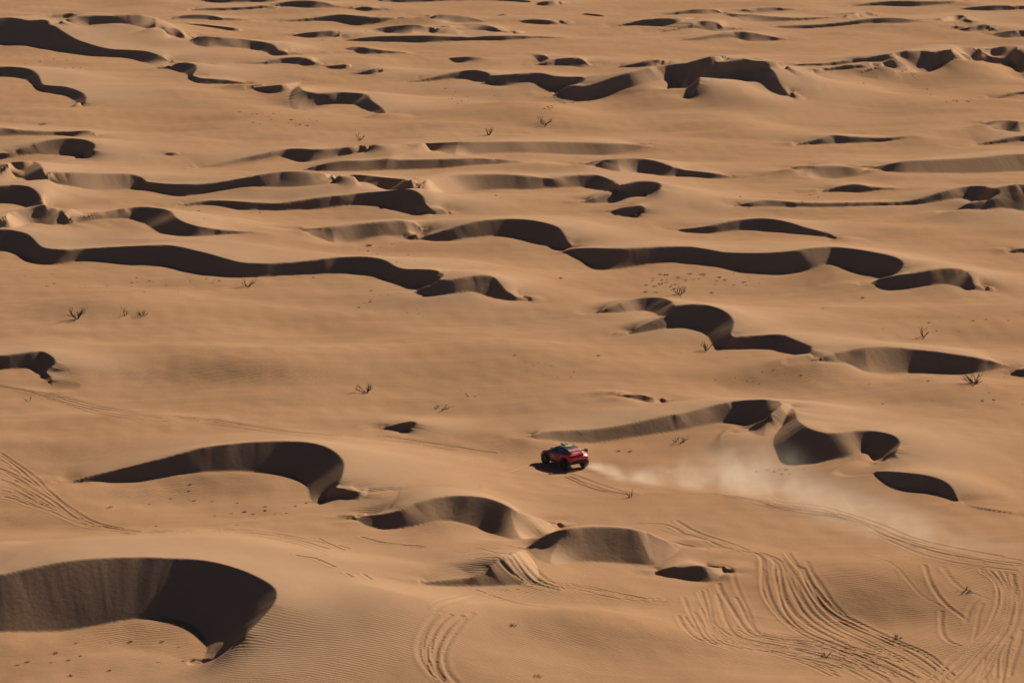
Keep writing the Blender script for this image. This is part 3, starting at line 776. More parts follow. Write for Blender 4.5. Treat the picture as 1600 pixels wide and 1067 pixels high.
def bm_box(bm, c, s, rot=None, bev=0.0):
    r = bmesh.ops.create_cube(bm, size=1.0)
    vs = r['verts']
    for v in vs: v.co = Vector((v.co.x * s[0], v.co.y * s[1], v.co.z * s[2]))
    if rot is not None: bmesh.ops.rotate(bm, verts=vs, cent=(0, 0, 0), matrix=rot)
    bmesh.ops.translate(bm, verts=vs, vec=c)
    if bev:
        es = list({e for v in vs for e in v.link_edges})
        bmesh.ops.bevel(bm, geom=es, offset=bev, segments=2, affect='EDGES', profile=0.6)

def bm_tube(bm, pts, rads, seg=5):
    rings = []
    pts = [Vector(p) for p in pts]
    for i, p in enumerate(pts):
        d = (pts[min(i + 1, len(pts) - 1)] - pts[max(i - 1, 0)]).normalized()
        u = d.orthogonal().normalized(); w = d.cross(u)
        rings.append([bm.verts.new(p + (u * math.cos(a) + w * math.sin(a)) * rads[i]) for a in [k * math.tau / seg for k in range(seg)]])
    for a, b in zip(rings[:-1], rings[1:]):
        for k in range(seg):
            bm.faces.new((a[k], a[(k + 1) % seg], b[(k + 1) % seg], b[k]))
    bm.faces.new(rings[0][::-1]); bm.faces.new(rings[-1])

def bm_sheet(bm, rows):
    g = [[bm.verts.new(p) for p in r] for r in rows]
    for a, b in zip(g[:-1], g[1:]):
        for i in range(len(a) - 1):
            bm.faces.new((a[i], a[i + 1], b[i + 1], b[i]))
    return g

# ------------------------------------------------------------------ rally car (local: +y forward, +x right, wheels on z = 0)
def paint_material():
    m, nt, b = new_mat('car_paint')
    tc = N(nt, 'ShaderNodeTexCoord'); sp = N(nt, 'ShaderNodeSeparateXYZ')
    nt.links.new(tc.outputs['Object'], sp.inputs[0])
    nz = N(nt, 'ShaderNodeTexNoise'); nz.inputs['Scale'].default_value = 2.2; nz.inputs['Detail'].default_value = 3.0
    nt.links.new(tc.outputs['Object'], nz.inputs['Vector'])
    yy = math_node(nt, 'ADD', sp.outputs['Y'], math_node(nt, 'MULTIPLY', math_node(nt, 'SUBTRACT', nz.outputs['Fac'], 0.5), 0.5))
    rp = N(nt, 'ShaderNodeValToRGB'); rp.color_ramp.interpolation = 'LINEAR'
    mr = N(nt, 'ShaderNodeMapRange'); mr.inputs['From Min'].default_value = -2.3; mr.inputs['From Max'].default_value = 2.3
    nt.links.new(yy, mr.inputs['Value']); nt.links.new(mr.outputs['Result'], rp.inputs['Fac'])
    e = rp.color_ramp.elements
    e[0].position = 0.0; e[0].color = (0.62, 0.018, 0.030, 1)
    e[1].position = 1.0; e[1].color = (0.55, 0.16, 0.02, 1)
    for pos, c in ((0.36, (0.60, 0.016, 0.035, 1)), (0.50, (0.34, 0.012, 0.050, 1)), (0.68, (0.30, 0.014, 0.045, 1)), (0.76, (0.07, 0.010, 0.035, 1)), (0.82, (0.48, 0.15, 0.03, 1))):
        n = rp.color_ramp.elements.new(pos); n.color = c
    dust = N(nt, 'ShaderNodeMapRange'); dust.inputs['From Min'].default_value = 1.0; dust.inputs['From Max'].default_value = 0.35
    nt.links.new(sp.outputs['Z'], dust.inputs['Value'])
    c = mix_col(nt, math_node(nt, 'MULTIPLY', dust.outputs['Result'], 0.6), rp.outputs['Color'], (0.20, 0.125, 0.075, 1))
    nt.links.new(c, b.inputs['Base Color'])
    b.inputs['Roughness'].default_value = 0.5; b.inputs['Coat Weight'].default_value = 0.15; b.inputs['Coat Roughness'].default_value = 0.2
    return m

def build_car():
    paint = paint_material()
    black = flat_mat('black_plastic', (0.012, 0.012, 0.013), 0.55)
    rubber = flat_mat('tyre_rubber', (0.014, 0.013, 0.012), 0.9, 0, 0.2)
    alloy = flat_mat('wheel_alloy', (0.03, 0.03, 0.032), 0.45, 0.4)
    white = flat_mat('white_vinyl', (0.14, 0.14, 0.18), 0.6)
    yellow = flat_mat('yellow_vinyl', (0.36, 0.24, 0.05), 0.6)
    blue = flat_mat('navy_vinyl', (0.010, 0.014, 0.05), 0.5)
    pink = flat_mat('pale_vinyl', (0.50, 0.16, 0.22), 0.4)
    orange = flat_mat('orange_vinyl', (0.62, 0.16, 0.02), 0.4)
    lamp = flat_mat('tail_lamp', (0.25, 0.006, 0.008), 0.6)
    gm, nt, g = new_mat('tinted_glass')
    g.inputs['Base Color'].default_value = (0.012, 0.016, 0.022, 1); g.inputs['Roughness'].default_value = 0.06
    g.inputs['Specular IOR Level'].default_value = 0.8
    px, py = 882.0, 727.0
    base = hit(px, py)
    th = math.radians(33)
    fwd = Vector((-math.sin(th), math.cos(th), 0)); rgt = Vector((math.cos(th), math.sin(th), 0))
    WB, TR = 1.45, 0.92
    zs = {}
    for sx in (-1, 1):
        for sy in (-1, 1):
            p = Vector((base[0], base[1], 0)) + rgt * (0.9 * TR * sx) + fwd * (0.9 * WB * sy)
            zs[sx, sy] = ground_z(p.x, p.y)
    zf = (zs[1, 1] + zs[-1, 1]) / 2; zr = (zs[1, -1] + zs[-1, -1]) / 2; zl = (zs[-1, 1] + zs[-1, -1]) / 2; zR = (zs[1, 1] + zs[1, -1]) / 2
    f3 = Vector((fwd.x, fwd.y, (zf - zr) / (2 * WB))).normalized()
    r3 = Vector((rgt.x, rgt.y, (zR - zl) / (2 * TR) + 0.03)).normalized()
    u3 = r3.cross(f3).normalized(); r3 = f3.cross(u3)
    root = thing('rally_car', 'red off-road rally car with rear wing speeding through the sand, trailing dust', 'car', (base[0], base[1], (zf + zr) / 2 - 0.03))
    M = Matrix((r3, f3, u3)).transposed()
    root.rotation_euler = M.to_euler(); root.scale = (0.9, 0.9, 0.9)
    itp = lambda y, xs, vs: float(np.interp(y, xs, vs))
    YS = [-2.25, -2.1, -1.7, -1.2, -0.6, 0.0, 0.7, 1.1, 1.6, 2.0, 2.2]
    TOP = [1.16, 1.27, 1.36, 1.33, 1.27, 1.24, 1.24, 1.24, 1.17, 1.03, 0.92]
    WID = [0.84, 0.93, 0.99, 0.96, 0.92, 0.92, 0.93, 0.97, 0.98, 0.88, 0.72]
    def sill(y):
        z = itp(y, [-2.25, -1.9, -0.9, 0.9, 1.9, 2.2], [0.78, 0.66, 0.48, 0.48, 0.66, 0.74])
        for ya in (-WB, WB):
            d = abs(y - ya)
            if d < 0.60: z = max(z, 0.47 + math.sqrt(0.60 ** 2 - d * d))
        return z
    bm = bmesh.new(); rows = []
    for y in np.linspace(-2.25, 2.2, 60):
        w, zt, zb = itp(y, YS, WID), itp(y, YS, TOP), min(sill(y), itp(y, YS, TOP) - 0.12)
        half = [(w * 0.93, zb), (w, zb + 0.30 * (zt - zb)), (w * 0.995, zb + 0.62 * (zt - zb)), (w * 0.955, zb + 0.88 * (zt - zb)), (w * 0.86, zt), (w * 0.5, zt + 0.025), (0, zt + 0.035)]
        rows.append([Vector((x, y, z)) for x, z in half] + [Vector((-x, y, z)) for x, z in half[-2::-1]])
    gr = bm_sheet(bm, rows)
    for r in (gr[0], gr[-1]): bm.faces.new(r)
    body = obj('body', from_bm('body', bm, True), paint, root)
    md = body.modifiers.new('edge', 'EDGE_SPLIT'); md.split_angle = math.radians(38)
    # greenhouse
    bm = bmesh.new()
    GY = [0.98, 0.25, -0.1, -0.9, -1.35, -1.85]; GZ = [1.20, 1.68, 1.77, 1.78, 1.70, 1.34]; GW = [0.80, 0.66, 0.66, 0.66, 0.66, 0.72]; BW = [0.86, 0.87, 0.87, 0.86, 0.86, 0.86]
    rows = []
    for y, z, w, bw in zip(GY, GZ, GW, BW):
        zb = 1.16
        half = [(bw, zb), (bw * 0.98, min(zb + 0.08, z)), (w + 0.03, max(z - 0.07, zb + 0.01)), (w - 0.06, z), (0, z + 0.03)]
        rows.append([Vector((x, y, q)) for x, q in half] + [Vector((-x, y, q)) for x, q in half[-2::-1]])
    bm_sheet(bm, rows)
    cabin = obj('cabin', from_bm('cabin', bm, False), blue, root)
    def panel(name, pts, mat, parent, off=0.012, th=0.012):
        bm = bmesh.new()
        p = [Vector(q) for q in pts]; n = (p[1] - p[0]).cross(p[2] - p[0]).normalized()
        mid = sum(p, Vector()) / len(p)
        if n.dot(mid - Vector((0, mid.y * 0.7, 1.0))) < 0: n = -n
        a = [bm.verts.new(q + n * off) for q in p]; b = [bm.verts.new(q + n * (off + th)) for q in p]
        bm.faces.new(a); bm.faces.new(b)
        for i in range(len(p)): bm.faces.new((a[i], a[(i + 1) % len(p)], b[(i + 1) % len(p)], b[i]))
        return obj(name, from_bm(name, bm), mat, parent)
    for s in (-1, 1):
        panel('side_window', [(s * 0.855, 0.72, 1.27), (s * 0.855, -0.12, 1.27), (s * 0.70, -0.12, 1.69), (s * 0.70, 0.20, 1.62)], gm, cabin)
        panel('side_window', [(s * 0.855, -0.20, 1.27), (s * 0.855, -0.95, 1.29), (s * 0.70, -0.90, 1.69), (s * 0.70, -0.20, 1.70)], gm, cabin)
        dr = panel('door', [(s * 0.925, 0.75, 0.62), (s * 0.925, -0.12, 0.62), (s * 0.925, -0.12, 1.13), (s * 0.925, 0.75, 1.13)], paint, root, 0.004)
        panel('emblem', [(s * 0.935, 0.62, 0.80), (s * 0.935, 0.30, 0.76), (s * 0.935, 0.10, 0.95), (s * 0.935, 0.28, 1.05), (s * 0.935, 0.55, 0.98)], pink, dr, 0.006, 0.004)
        panel('emblem', [(s * 0.935, 0.02, 0.78), (s * 0.935, -0.08, 0.78), (s * 0.935, -0.08, 1.04), (s * 0.935, 0.02, 1.02)], pink, dr, 0.006, 0.004)
        bm = bmesh.new(); bm_box(bm, (s * 0.945, 0.0, 1.06), (0.03, 0.14, 0.03), None, 0.008)
        obj('handle', from_bm('handle', bm), black, dr)
        panel('stripe', [(s * 0.965, -0.62, 0.98), (s * 0.955, -0.35, 0.98), (s * 0.955, -0.35, 1.03), (s * 0.965, -0.62, 1.03)], white, body, 0.012, 0.004)
        # mirror
        bm = bmesh.new(); bm_box(bm, (s * 1.0, 0.70, 1.33), (0.20, 0.10, 0.15), None, 0.03); bm_tube(bm, [(s * 0.84, 0.68, 1.25), (s * 0.96, 0.70, 1.30)], [0.02, 0.02])
        obj('mirror', from_bm('mirror', bm), black, root)
        # wheel arch lip
        for ya in (-WB, WB):
            bm = bmesh.new()
            pts = [(s * 0.985, ya + 0.62 * math.cos(a), 0.47 + 0.62 * math.sin(a)) for a in np.linspace(0.25, math.pi - 0.25, 12)]
            bm_tube(bm, pts, [0.035] * 12, 6)
            obj('wheel_arch', from_bm('wheel_arch', bm, True), black, root)
        # side skirt, mud flap, tail lamp
        bm = bmesh.new(); bm_box(bm, (s * 0.88, 0.0, 0.47), (0.14, 1.75, 0.16), None, 0.03)
        obj('side_skirt', from_bm('side_skirt', bm), black, root)
        bm = bmesh.new(); bm_box(bm, (s * 0.90, -2.02, 0.50), (0.36, 0.02, 0.44), Matrix.Rotation(0.15, 3, 'X'), 0.006)
        obj('mud_flap', from_bm('mud_flap', bm), black, root)
        bm = bmesh.new(); bm_box(bm, (s * 0.72, -2.22, 1.10), (0.26, 0.06, 0.09), None, 0.02)
        obj('tail_lamp', from_bm('tail_lamp', bm), lamp, root)
        bm = bmesh.new(); bm_box(bm, (s * 0.58, 2.18, 0.93), (0.26, 0.08, 0.10), None, 0.025)
        obj('headlamp', from_bm('headlamp', bm), white, root)
    panel('windscreen', [(-0.76, 0.93, 1.23), (0.76, 0.93, 1.23), (0.60, 0.29, 1.65), (-0.60, 0.29, 1.65)], gm, cabin)
    panel('rear_hatch', [(-0.62, -1.82, 1.38), (0.62, -1.82, 1.38), (0.56, -1.40, 1.68), (-0.56, -1.40, 1.68)], paint, cabin)
    # roof graphics and scoop
    bm = bmesh.new()
    bm_sheet(bm, [[Vector((x, y, z + 0.028 + 0.014 * (1 - abs(x) / 0.5))) for x in (-0.5, 0, 0.5)] for y, z in ((0.12, 1.735), (-0.1, 1.772), (-0.5, 1.777))])
    obj('roof_panel', from_bm('roof_panel', bm), white, cabin)
    bm = bmesh.new()
    vs = [bm.verts.new((0.36 * math.cos(a), -0.62 + 0.30 * math.sin(a), 1.822)) for a in np.linspace(0, math.tau, 20, endpoint=False)]
    f = bm.faces.new(vs); r = bmesh.ops.extrude_face_region(bm, geom=[f]); bmesh.ops.translate(bm, verts=[v for v in r['geom'] if isinstance(v, bmesh.types.BMVert)], vec=(0, 0, 0.012))
    obj('emblem', from_bm('emblem', bm), yellow, cabin)
    bm = bmesh.new(); bm_box(bm, (0, -0.02, 1.86), (0.42, 0.55, 0.12), Matrix.Rotation(0.06, 3, 'X'), 0.05)
    obj('roof_scoop', from_bm('roof_scoop', bm), white, cabin)
    bm = bmesh.new(); bm_tube(bm, [(0.3, -1.0, 1.78), (0.3, -1.05, 2.25)], [0.008, 0.005], 4)
    obj('antenna', from_bm('antenna', bm), black, cabin)
    # bonnet scoop
    bm = bmesh.new(); bm_box(bm, (0, 1.35, 1.26), (0.70, 0.60, 0.09), Matrix.Rotation(-0.16, 3, 'X'), 0.04)
    obj('bonnet_vent', from_bm('bonnet_vent', bm), black, root)
    # rear wing
    wing = bmesh.new(); bm_box(wing, (0, -2.02, 1.64), (1.62, 0.36, 0.05), Matrix.Rotation(-0.12, 3, 'X'), 0.018)
    wg = obj('rear_wing', from_bm('rear_wing', wing), black, root)
    for s in (-1, 1):
        bm = bmesh.new(); bm_box(bm, (s * 0.825, -2.02, 1.58), (0.03, 0.46, 0.26), None, 0.01)
        obj('end_plate', from_bm('end_plate', bm), black, wg)
        bm = bmesh.new(); bm_tube(bm, [(s * 0.45, -1.75, 1.36), (s * 0.45, -1.95, 1.62)], [0.035, 0.03], 6)
        obj('strut', from_bm('strut', bm), paint, wg)
    # tail: bumper, lettering band, exhaust, undertray, spare gear
    bm = bmesh.new(); bm_box(bm, (0, -2.20, 0.80), (1.50, 0.16, 0.24), None, 0.05)
    obj('rear_bumper', from_bm('rear_bumper', bm), black, root)
    panel('stripe', [(-0.45, -2.25, 1.00), (0.5, -2.25, 1.00), (0.5, -2.25, 1.08), (-0.45, -2.25, 1.08)], orange, body, 0.01, 0.004)
    bm = bmesh.new(); bm_tube(bm, [(0.35, -1.9, 0.62), (0.35, -2.32, 0.66)], [0.05, 0.05], 8)
    obj('exhaust', from_bm('exhaust', bm), alloy, root)
    bm = bmesh.new(); bm_box(bm, (0, 0.0, 0.52), (1.5, 3.6, 0.12), None, 0.04)
    obj('undertray', from_bm('undertray', bm), black, root)
    bm = bmesh.new(); bm_box(bm, (0, 2.12, 0.70), (1.2, 0.22, 0.16), Matrix.Rotation(0.5, 3, 'X'), 0.04)
    obj('skid_plate', from_bm('skid_plate', bm), alloy, root)
    for ya in (-WB, WB):
        bm = bmesh.new(); bm_tube(bm, [(-0.8, ya, 0.47), (0.8, ya, 0.47)], [0.05, 0.05], 8)
        obj('axle', from_bm('axle', bm), black, root)
    # wheels
    def wheel(s, ya, dz, steer):
        w = bpy.data.objects.new('wheel', None); COL.objects.link(w); w.parent = root
        w.location = (s * TR, ya, 0.47 + dz); w.rotation_euler = (0, 0, steer)
        bm = bmesh.new()
        prof = [(0.26, -0.15), (0.30, -0.165), (0.42, -0.165), (0.462, -0.13), (0.47, -0.05), (0.47, 0.05), (0.462, 0.13), (0.42, 0.165), (0.30, 0.165), (0.26, 0.15)]
        seg = 36; rings = []
        for k in range(seg):
            a = k * math.tau / seg; lug = 0.014 if k % 2 else -0.006
            rings.append([bm.verts.new((x, (r + (lug if r > 0.44 else 0)) * math.cos(a), (r + (lug if r > 0.44 else 0)) * math.sin(a))) for r, x in prof])
        for k in range(seg):
            a, b = rings[k], rings[(k + 1) % seg]
            for i in range(len(prof)):
                j = (i + 1) % len(prof); bm.faces.new((a[i], a[j], b[j], b[i]))
        obj('tyre', from_bm('tyre', bm), rubber, w)
        bm = bmesh.new()
        bmesh.ops.create_cone(bm, cap_ends=True, segments=20, radius1=0.262, radius2=0.262, depth=0.22, matrix=Matrix.Rotation(math.pi / 2, 4, 'Y'))
        for k in range(8):
            a = k * math.tau / 8
            bm_box(bm, (s * 0.118, 0.15 * math.cos(a), 0.15 * math.sin(a)), (0.03, 0.20, 0.05), Matrix.Rotation(a, 3, 'X'), 0.008)
        bm_tube(bm, [(s * 0.10, 0, 0), (s * 0.15, 0, 0)], [0.06, 0.05], 10)
        obj('rim', from_bm('rim', bm), alloy, w)
    for s in (-1, 1):
        wheel(s, WB, 0.0, 0.06); wheel(s, -WB, 0.0, 0.0)
    return root
car = build_car()

# ------------------------------------------------------------------ plants
random.seed(4)
m_wood = flat_mat('dead_wood', (0.060, 0.040, 0.028), 0.9, 0, 0.1)
m_dry = flat_mat('dry_grass', (0.115, 0.085, 0.045), 0.9, 0, 0.1)
m_green = flat_mat('olive_grass', (0.055, 0.065, 0.022), 0.85, 0, 0.1)
m_dark = flat_mat('dark_scrub', (0.040, 0.032, 0.020), 0.9, 0, 0.1)

def grass_mesh(name, n, h, spread, mat, rs):
    r = random.Random(rs)
    V, Fc = [], []
    for i in range(n):
        a = r.random() * math.tau; q = spread * math.sqrt(r.random())
        p = Vector((q * math.cos(a), q * math.sin(a), -0.02))
        d = Vector((math.cos(a + r.uniform(-1, 1)), math.sin(a + r.uniform(-1, 1)), 0)) * r.uniform(0.3, 1.8)
        H = h * r.uniform(0.45, 1.0); w = 0.012 * (0.5 + h) + 0.006
        s = Vector((-math.sin(a), math.cos(a), 0)).lerp(Vector((r.uniform(-1, 1), r.uniform(-1, 1), 0)), 0.5).normalized() * w
        m = p + d * H * 0.35 + Vector((0, 0, H * 0.62)); t = p + d * H * 0.95 + Vector((0, 0, H))
        b = len(V); V += [p - s, p + s, m + s * 0.7, m - s * 0.7, t]; Fc += [(b, b + 1, b + 2, b + 3), (b + 3, b + 2, b + 4)]
    me = bpy.data.meshes.new(name); me.from_pydata(V, [], Fc); me.materials.append(mat)
    return me

TUFT = [grass_mesh('grass_tuft', 46, 0.22, 0.19, m_dry, 1), grass_mesh('grass_tuft', 40, 0.19, 0.20, m_dark, 2), grass_mesh('grass_tuft', 48, 0.24, 0.19, m_green, 3), grass_mesh('grass_tuft', 34, 0.15, 0.22, m_dry, 9)]

def plant_at(px, py, name, me, label, cat, group, k=1.0):
    p = hit(px, py)
    o = bpy.data.objects.new(name, me); COL.objects.link(o)
    o.location = (p[0], p[1], p[2] - 0.01); o.rotation_euler = (0, 0, random.random() * math.tau)
    f = 0.66 * k * random.uniform(0.6, 1.25); o.scale = (f, f, f * random.uniform(0.8, 1.1))
    o['label'] = label; o['category'] = cat
    if group: o['group'] = group
    return o

def field(n, box, label, group, kinds=(0, 1, 3), k=1.0, seed=0):
    r = random.Random(seed)
    x0, y0, x1, y1 = box
    cl = [(r.uniform(x0, x1), r.uniform(y0, y1)) for _ in range(max(3, n // 5))]
    for i in range(n):
        c = r.choice(cl)
        x, y = c[0] + r.gauss(0, (x1 - x0) * 0.10), c[1] + r.gauss(0, (y1 - y0) * 0.12)
        if not (x0 < x < x1 and y0 < y < y1): x, y = r.uniform(x0, x1), r.uniform(y0, y1)
        plant_at(x, y, 'grass_tuft', TUFT[r.choice(kinds)], label, 'grass tuft', group, k * r.uniform(0.6, 1.2))

H_ = lambda s: sight('H ' + s)
for i, q in enumerate(H_("345,885 500,885 590,880 735,880 810,905 250,932 365,945 125,972 230,975 310,965 720,972 495,1010 320,1035 80,985 835,968 880,962")):
    plant_at(q[0], q[1], 'grass_tuft', TUFT[(2, 1, 0)[i % 3]], 'low green-brown tuft on the hollow floor inside the largest crescent dune', 'grass tuft', 'tufts inside the largest crescent dune', 0.95)
for i, q in enumerate(H_("865,165 860,195 860,235 880,240 505,268 490,272 1080,250 965,243 1050,298 1110,292 1150,300 1205,268 1205,285 975,308 1075,350 710,355 1300,295 680,255 775,230 1160,318 1250,300 1390,250 1340,265")):
    plant_at(q[0], q[1], 'grass_tuft', TUFT[(2, 0, 1)[i % 3]], 'small tuft on the sand floor below the long arched dune left of the car', 'grass tuft', 'tufts below the arched dune', 0.85)
field(34, (1005, 428, 1130, 458), 'dark scrub tuft on the hummocky patch under the widest black slip face', 'tufts on the hummocky patch', (1, 0, 1), 1.15, 3)
field(16, (1130, 425, 1290, 465), 'sparse dry tuft on the slope beside the hummocky patch', 'tufts beside the hummocky patch', (0, 1, 3), 0.9, 4)
field(26, (345, 168, 510, 198), 'tiny dark tuft on the far hollow beside the pointed black dune', 'tufts by the pointed dune', (1,), 1.1, 5)
field(18, (30, 86, 160, 112), 'tiny dark tuft below the broad far dune with ribbed face', 'tufts below the ribbed far dune', (1, 0), 1.0, 6)
field(26, (850, 152, 945, 184), 'tiny dark tuft at the foot of the far dune with twin black faces', 'tufts by the twin-faced far dune', (1,), 1.1, 7)
field(14, (690, 130, 870, 165), 'tiny tuft on the far flat before the wavy black slip face', 'tufts on the far flat', (1, 0), 0.9, 8)
field(20, (1330, 108, 1470, 150), 'tiny dark tuft on the far slope under the jagged black dunes', 'tufts under the jagged dunes', (1,), 1.0, 10)
field(12, (1470, 152, 1520, 164), 'tiny dark tuft on the far shaded rise', 'tufts on the far rise', (1,), 1.2, 11)
field(34, (5, 412, 510, 458), 'dry tuft on the pale flat below the longest black slip face', 'tufts below the longest slip face', (0, 1, 3), 0.85, 12)
field(18, (560, 378, 760, 418), 'dry tuft on the flat between two black crescents', 'tufts between the crescents', (0, 3, 1), 0.85, 13)
field(16, (545, 445, 700, 492), 'small dry tuft on the slope below the double-curved crest', 'tufts below the double-curved crest', (0, 3), 0.8, 14)
field(22, (1230, 575, 1600, 640), 'small dry tuft on the open slope beyond the car', 'tufts beyond the car', (0, 3, 1), 0.75, 15)
field(14, (1150, 720, 1330, 750), 'small tuft near the dust plume under the hooked black dune', 'tufts near the dust plume', (0, 3, 1), 0.75, 16)
field(16, (1280, 460, 1580, 520), 'small dry tuft on the rippled slope under the short black slip face', 'tufts on the rippled slope', (0, 3), 0.8, 17)
field(16, (1080, 285, 1500, 340), 'tiny tuft in the trough between long thin dunes', 'tufts in the long trough', (1, 0), 0.85, 18)
field(18, (160, 295, 560, 345), 'tiny tuft in the trough between winding dunes', 'tufts between winding dunes', (1, 0), 0.8, 19)
field(20, (760, 540, 1240, 600), 'tiny dry tuft on the wide bare slope', 'tufts on the wide bare slope', (0, 3), 0.7, 20)
for px, py, lab, kk, me in ((577, 384, 'low spreading olive bush on the pale flat between two black crescents', 2.3, 2), (775, 306, 'small olive bush at the foot of a long sunlit slip face', 1.7, 2), (966, 705, 'olive grass clump on the sand just behind the car', 1.5, 2), (985, 706, 'yellow-green dry clump next to the olive clump behind the car', 1.3, 0),
                            (802, 977, 'pale thin grass clump on the bare sand among wheel ruts', 1.5, 0), (838, 1056, 'broad low dry grass patch at the foot of a rounded sand bank', 2.2, 3), (1348, 466, 'small green bush on the slope under the short black slip face', 1.3, 2), (935, 556, 'lone green-brown tuft on the wide slope above the car', 1.2, 2), (876, 435, 'small solitary tuft below the tip of the wide black dune', 1.1, 0), (66, 195, 'dark squat scrub clump on the far sandy ridge', 2.6, 1), (270, 241, 'dark flat scrub clump in the far trough', 2.0, 1)):
    plant_at(px, py, 'desert_shrub', TUFT[me], lab, 'shrub', None, kk)

def dead_bush(px, py, label, h, n, lean=0.5, seed=0, stump=False, name='dead_bush', flatten=1.0):
    r = random.Random(seed)
    p = hit(px, py)
    root = thing(name, label, 'dead bush', (p[0], p[1], p[2]))
    def branch(st, d, L, rad, depth, bm):
        pts = [st]; rr = [rad]; cur = Vector(st); dd = Vector(d)
        k = 4
        for i in range(k):
            dd = (dd + Vector((r.uniform(-.35, .35), r.uniform(-.35, .35), r.uniform(-.2, .3)))).normalized()
            cur = cur + dd * (L / k); pts.append(cur.copy()); rr.append(rad * (1 - 0.75 * (i + 1) / k))
        for q in pts: q.z = q.z * 1.0
        bm_tube(bm, pts, rr, 5)
        if depth > 0:
            for _ in range(2 + (r.random() > 0.5)):
                i = r.randint(1, k - 1)
                nd = (dd + Vector((r.uniform(-.9, .9), r.uniform(-.9, .9), r.uniform(-.2, .7)))).normalized()
                branch(pts[i], nd, L * 0.6, rr[i] * 0.8, depth - 1, bm)
    for i in range(n):
        bm = bmesh.new(); a = i * math.tau / n + r.uniform(-.4, .4)
        d = Vector((math.cos(a) * lean, math.sin(a) * lean, flatten * r.uniform(0.6, 1.0))).normalized()
        branch(Vector((0.04 * math.cos(a), 0.04 * math.sin(a), -0.06)), d, h * r.uniform(0.7, 1.1), 0.05 * max(0.6, h), 2 if not stump else 1, bm)
        obj('branch', from_bm('branch', bm, True), m_wood, root)
    return root
dead_bush(121, 498, 'bare dead bush with spreading crooked branches on the left flat', 1.25, 5, 0.8, 1)
dead_bush(196, 493, 'thin upright dead twigs standing beside the bare dead bush', 0.8, 3, 0.5, 2)
dead_bush(222, 493, 'wispy line of low dead twigs right of the thin upright ones', 0.75, 6, 1.6, 3)
dead_bush(388, 447, 'dark dead bush leaning over below the longest black slip face', 0.95, 5, 1.0, 4)
dead_bush(984, 777, 'dark forked stump standing upright by the ruts behind the car', 0.62, 3, 0.35, 5, True, 'dead_stump')
dead_bush(1062, 690, 'dead branch lying on pale sand beyond the car', 0.8, 5, 2.0, 6, False, 'fallen_branch', 0.4)
dead_bush(1103, 547, 'arched dead branch at the tip of the hooked dune', 1.0, 3, 1.0, 7, False)
dead_bush(1443, 526, 'pale dead sapling on the ridge line of the right slope', 1.05, 3, 0.35, 8)
dead_bush(1522, 599, 'dark tangled dead bush casting a black shadow before the wide spindle-shaped slip face', 1.05, 9, 1.1, 9)
dead_bush(573, 613, 'thin dead twigs on the bare middle flat', 0.9, 5, 0.9, 10)
dead_bush(45, 627, 'short dead stick beside the wheel ruts at the left', 0.55, 2, 0.5, 11, True, 'dead_stump')
dead_bush(690, 638, 'dark dead log with twigs lying on the middle flat', 0.75, 5, 2.6, 12, False, 'fallen_branch', 0.25)
dead_bush(735, 619, 'small dead twig lying on the flat above the fallen log', 0.5, 3, 2.2, 13, False, 'fallen_branch', 0.3)
dead_bush(1507, 924, 'dark dead scrub lying on the sand beside curving wheel ruts', 0.6, 6, 2.0, 14, False, 'fallen_branch', 0.35)
dead_bush(1402, 998, 'small dead twig among the dense wheel ruts', 0.45, 4, 0.9, 15)
dead_bush(1290, 1025, 'dead twig cluster lying across parallel wheel ruts', 0.4, 4, 1.2, 17)
dead_bush(764, 211, 'far dead bush on the smooth slope beyond the long thin dunes', 1.2, 4, 0.9, 18)
dead_bush(851, 194, 'far dead branch on the slope under the twin-faced dune', 1.3, 5, 1.6, 19, False, 'fallen_branch', 0.5)
dead_bush(1062, 460, 'thin dead twigs right of the hummocky patch', 0.9, 5, 0.8, 20)
dead_bush(563, 219, 'far wispy dead twigs above the long thin slip face', 1.1, 4, 0.9, 21)

# ------------------------------------------------------------------ dust thrown up by the car
def dust_material():
    m = bpy.data.materials.new('sand_dust'); m.use_nodes = True
    nt = m.node_tree; nt.nodes.clear(); L = nt.links.new
    out = N(nt, 'ShaderNodeOutputMaterial'); pv = N(nt, 'ShaderNodeVolumePrincipled')
    pv.inputs['Color'].default_value = (0.93, 0.82, 0.68, 1); pv.inputs['Anisotropy'].default_value = 0.25
    tc = N(nt, 'ShaderNodeTexCoord'); ln = N(nt, 'ShaderNodeVectorMath', operation='LENGTH'); L(tc.outputs['Object'], ln.inputs[0])
    fall = N(nt, 'ShaderNodeMapRange', interpolation_type='SMOOTHSTEP'); fall.inputs['From Min'].default_value = 0.98; fall.inputs['From Max'].default_value = 0.1
    L(ln.outputs['Value'], fall.inputs['Value'])
    geo = N(nt, 'ShaderNodeNewGeometry')
    nz = N(nt, 'ShaderNodeTexNoise'); nz.inputs['Scale'].default_value = 0.45; nz.inputs['Detail'].default_value = 5.0; nz.inputs['Roughness'].default_value = 0.62; nz.inputs['Distortion'].default_value = 0.6
    L(geo.outputs['Position'], nz.inputs['Vector'])
    nr = N(nt, 'ShaderNodeMapRange'); nr.inputs['From Min'].default_value = 0.36; nr.inputs['From Max'].default_value = 0.78
    L(nz.outputs['Fac'], nr.inputs['Value'])
    oi = N(nt, 'ShaderNodeObjectInfo')
    d = math_node(nt, 'MULTIPLY', math_node(nt, 'MULTIPLY', fall.outputs['Result'], nr.outputs['Result']), math_node(nt, 'MULTIPLY', oi.outputs['Alpha'], 0.62))
    L(d, pv.inputs['Density']); L(pv.outputs['Volume'], out.inputs['Volume'])
    return m
m_dust = dust_material()
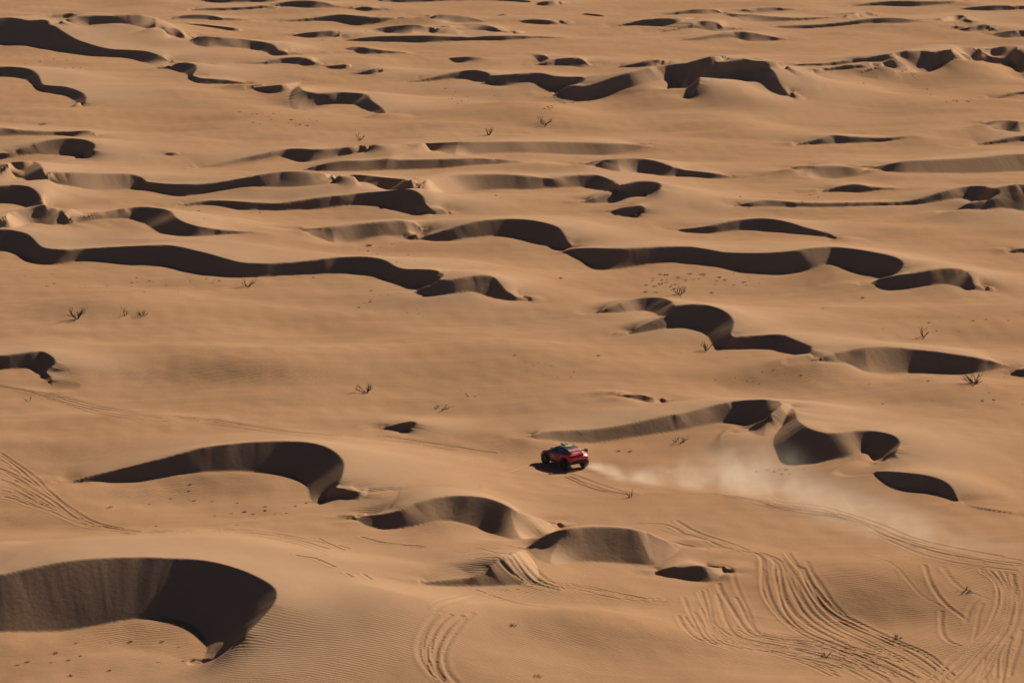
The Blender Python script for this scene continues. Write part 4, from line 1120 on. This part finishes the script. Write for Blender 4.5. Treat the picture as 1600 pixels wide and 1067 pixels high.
bm = bmesh.new(); bmesh.ops.create_icosphere(bm, subdivisions=3, radius=1.0); puff = from_bm('dust', bm)
puff.materials.append(m_dust)
for px, py, sx, sy, sz, den in ((919, 731, 0.7, 0.7, 0.55, 2.6), (930, 735, 1.0, 1.0, 0.7, 1.5), (950, 742, 1.3, 1.3, 0.75, 1.0), (978, 750, 1.9, 1.6, 0.9, 0.7), (1015, 757, 2.6, 2.4, 1.2, 0.40), (1065, 764, 3.6, 3.4, 1.9, 0.20), (1125, 768, 4.4, 4.2, 3.4, 0.20), (1190, 776, 5.0, 5.0, 3.8, 0.20),
                                (1260, 795, 5.4, 5.5, 2.7, 0.14), (1330, 815, 5.4, 6.0, 2.2, 0.13), (1400, 838, 5.0, 6.0, 1.8, 0.12), (1470, 855, 4.6, 5.0, 1.4, 0.11), (1545, 870, 4.4, 4.0, 1.1, 0.09)):
    p = hit(px, py)
    o = bpy.data.objects.new('dust', puff); COL.objects.link(o)
    o.location = (p[0], p[1], p[2] + sz * 0.35); o.scale = (sx, sy, sz); o.color = (1, 1, 1, den)
    o['kind'] = 'stuff'

# ------------------------------------------------------------------ desert haze
def haze():
    bm = bmesh.new()
    x0, x1, y0, y1, z0, z1 = -9000, 9000, -3600, 5400, -8, 62
    r = bmesh.ops.create_cube(bm, size=1.0)
    for v in r['verts']:
        v.co = Vector((x0 if v.co.x < 0 else x1, y0 if v.co.y < 0 else y1, z0 if v.co.z < 0 else z1))
    m = bpy.data.materials.new('desert_haze'); m.use_nodes = True
    nt = m.node_tree; nt.nodes.clear()
    out = N(nt, 'ShaderNodeOutputMaterial'); pv = N(nt, 'ShaderNodeVolumePrincipled')
    pv.inputs['Color'].default_value = (0.90, 0.88, 0.88, 1); pv.inputs['Density'].default_value = HAZE; pv.inputs['Anisotropy'].default_value = 0.3
    nt.links.new(pv.outputs['Volume'], out.inputs['Volume'])
    o = obj('haze', from_bm('haze', bm), m); o['kind'] = 'stuff'
HAZE = 0.000014
haze()
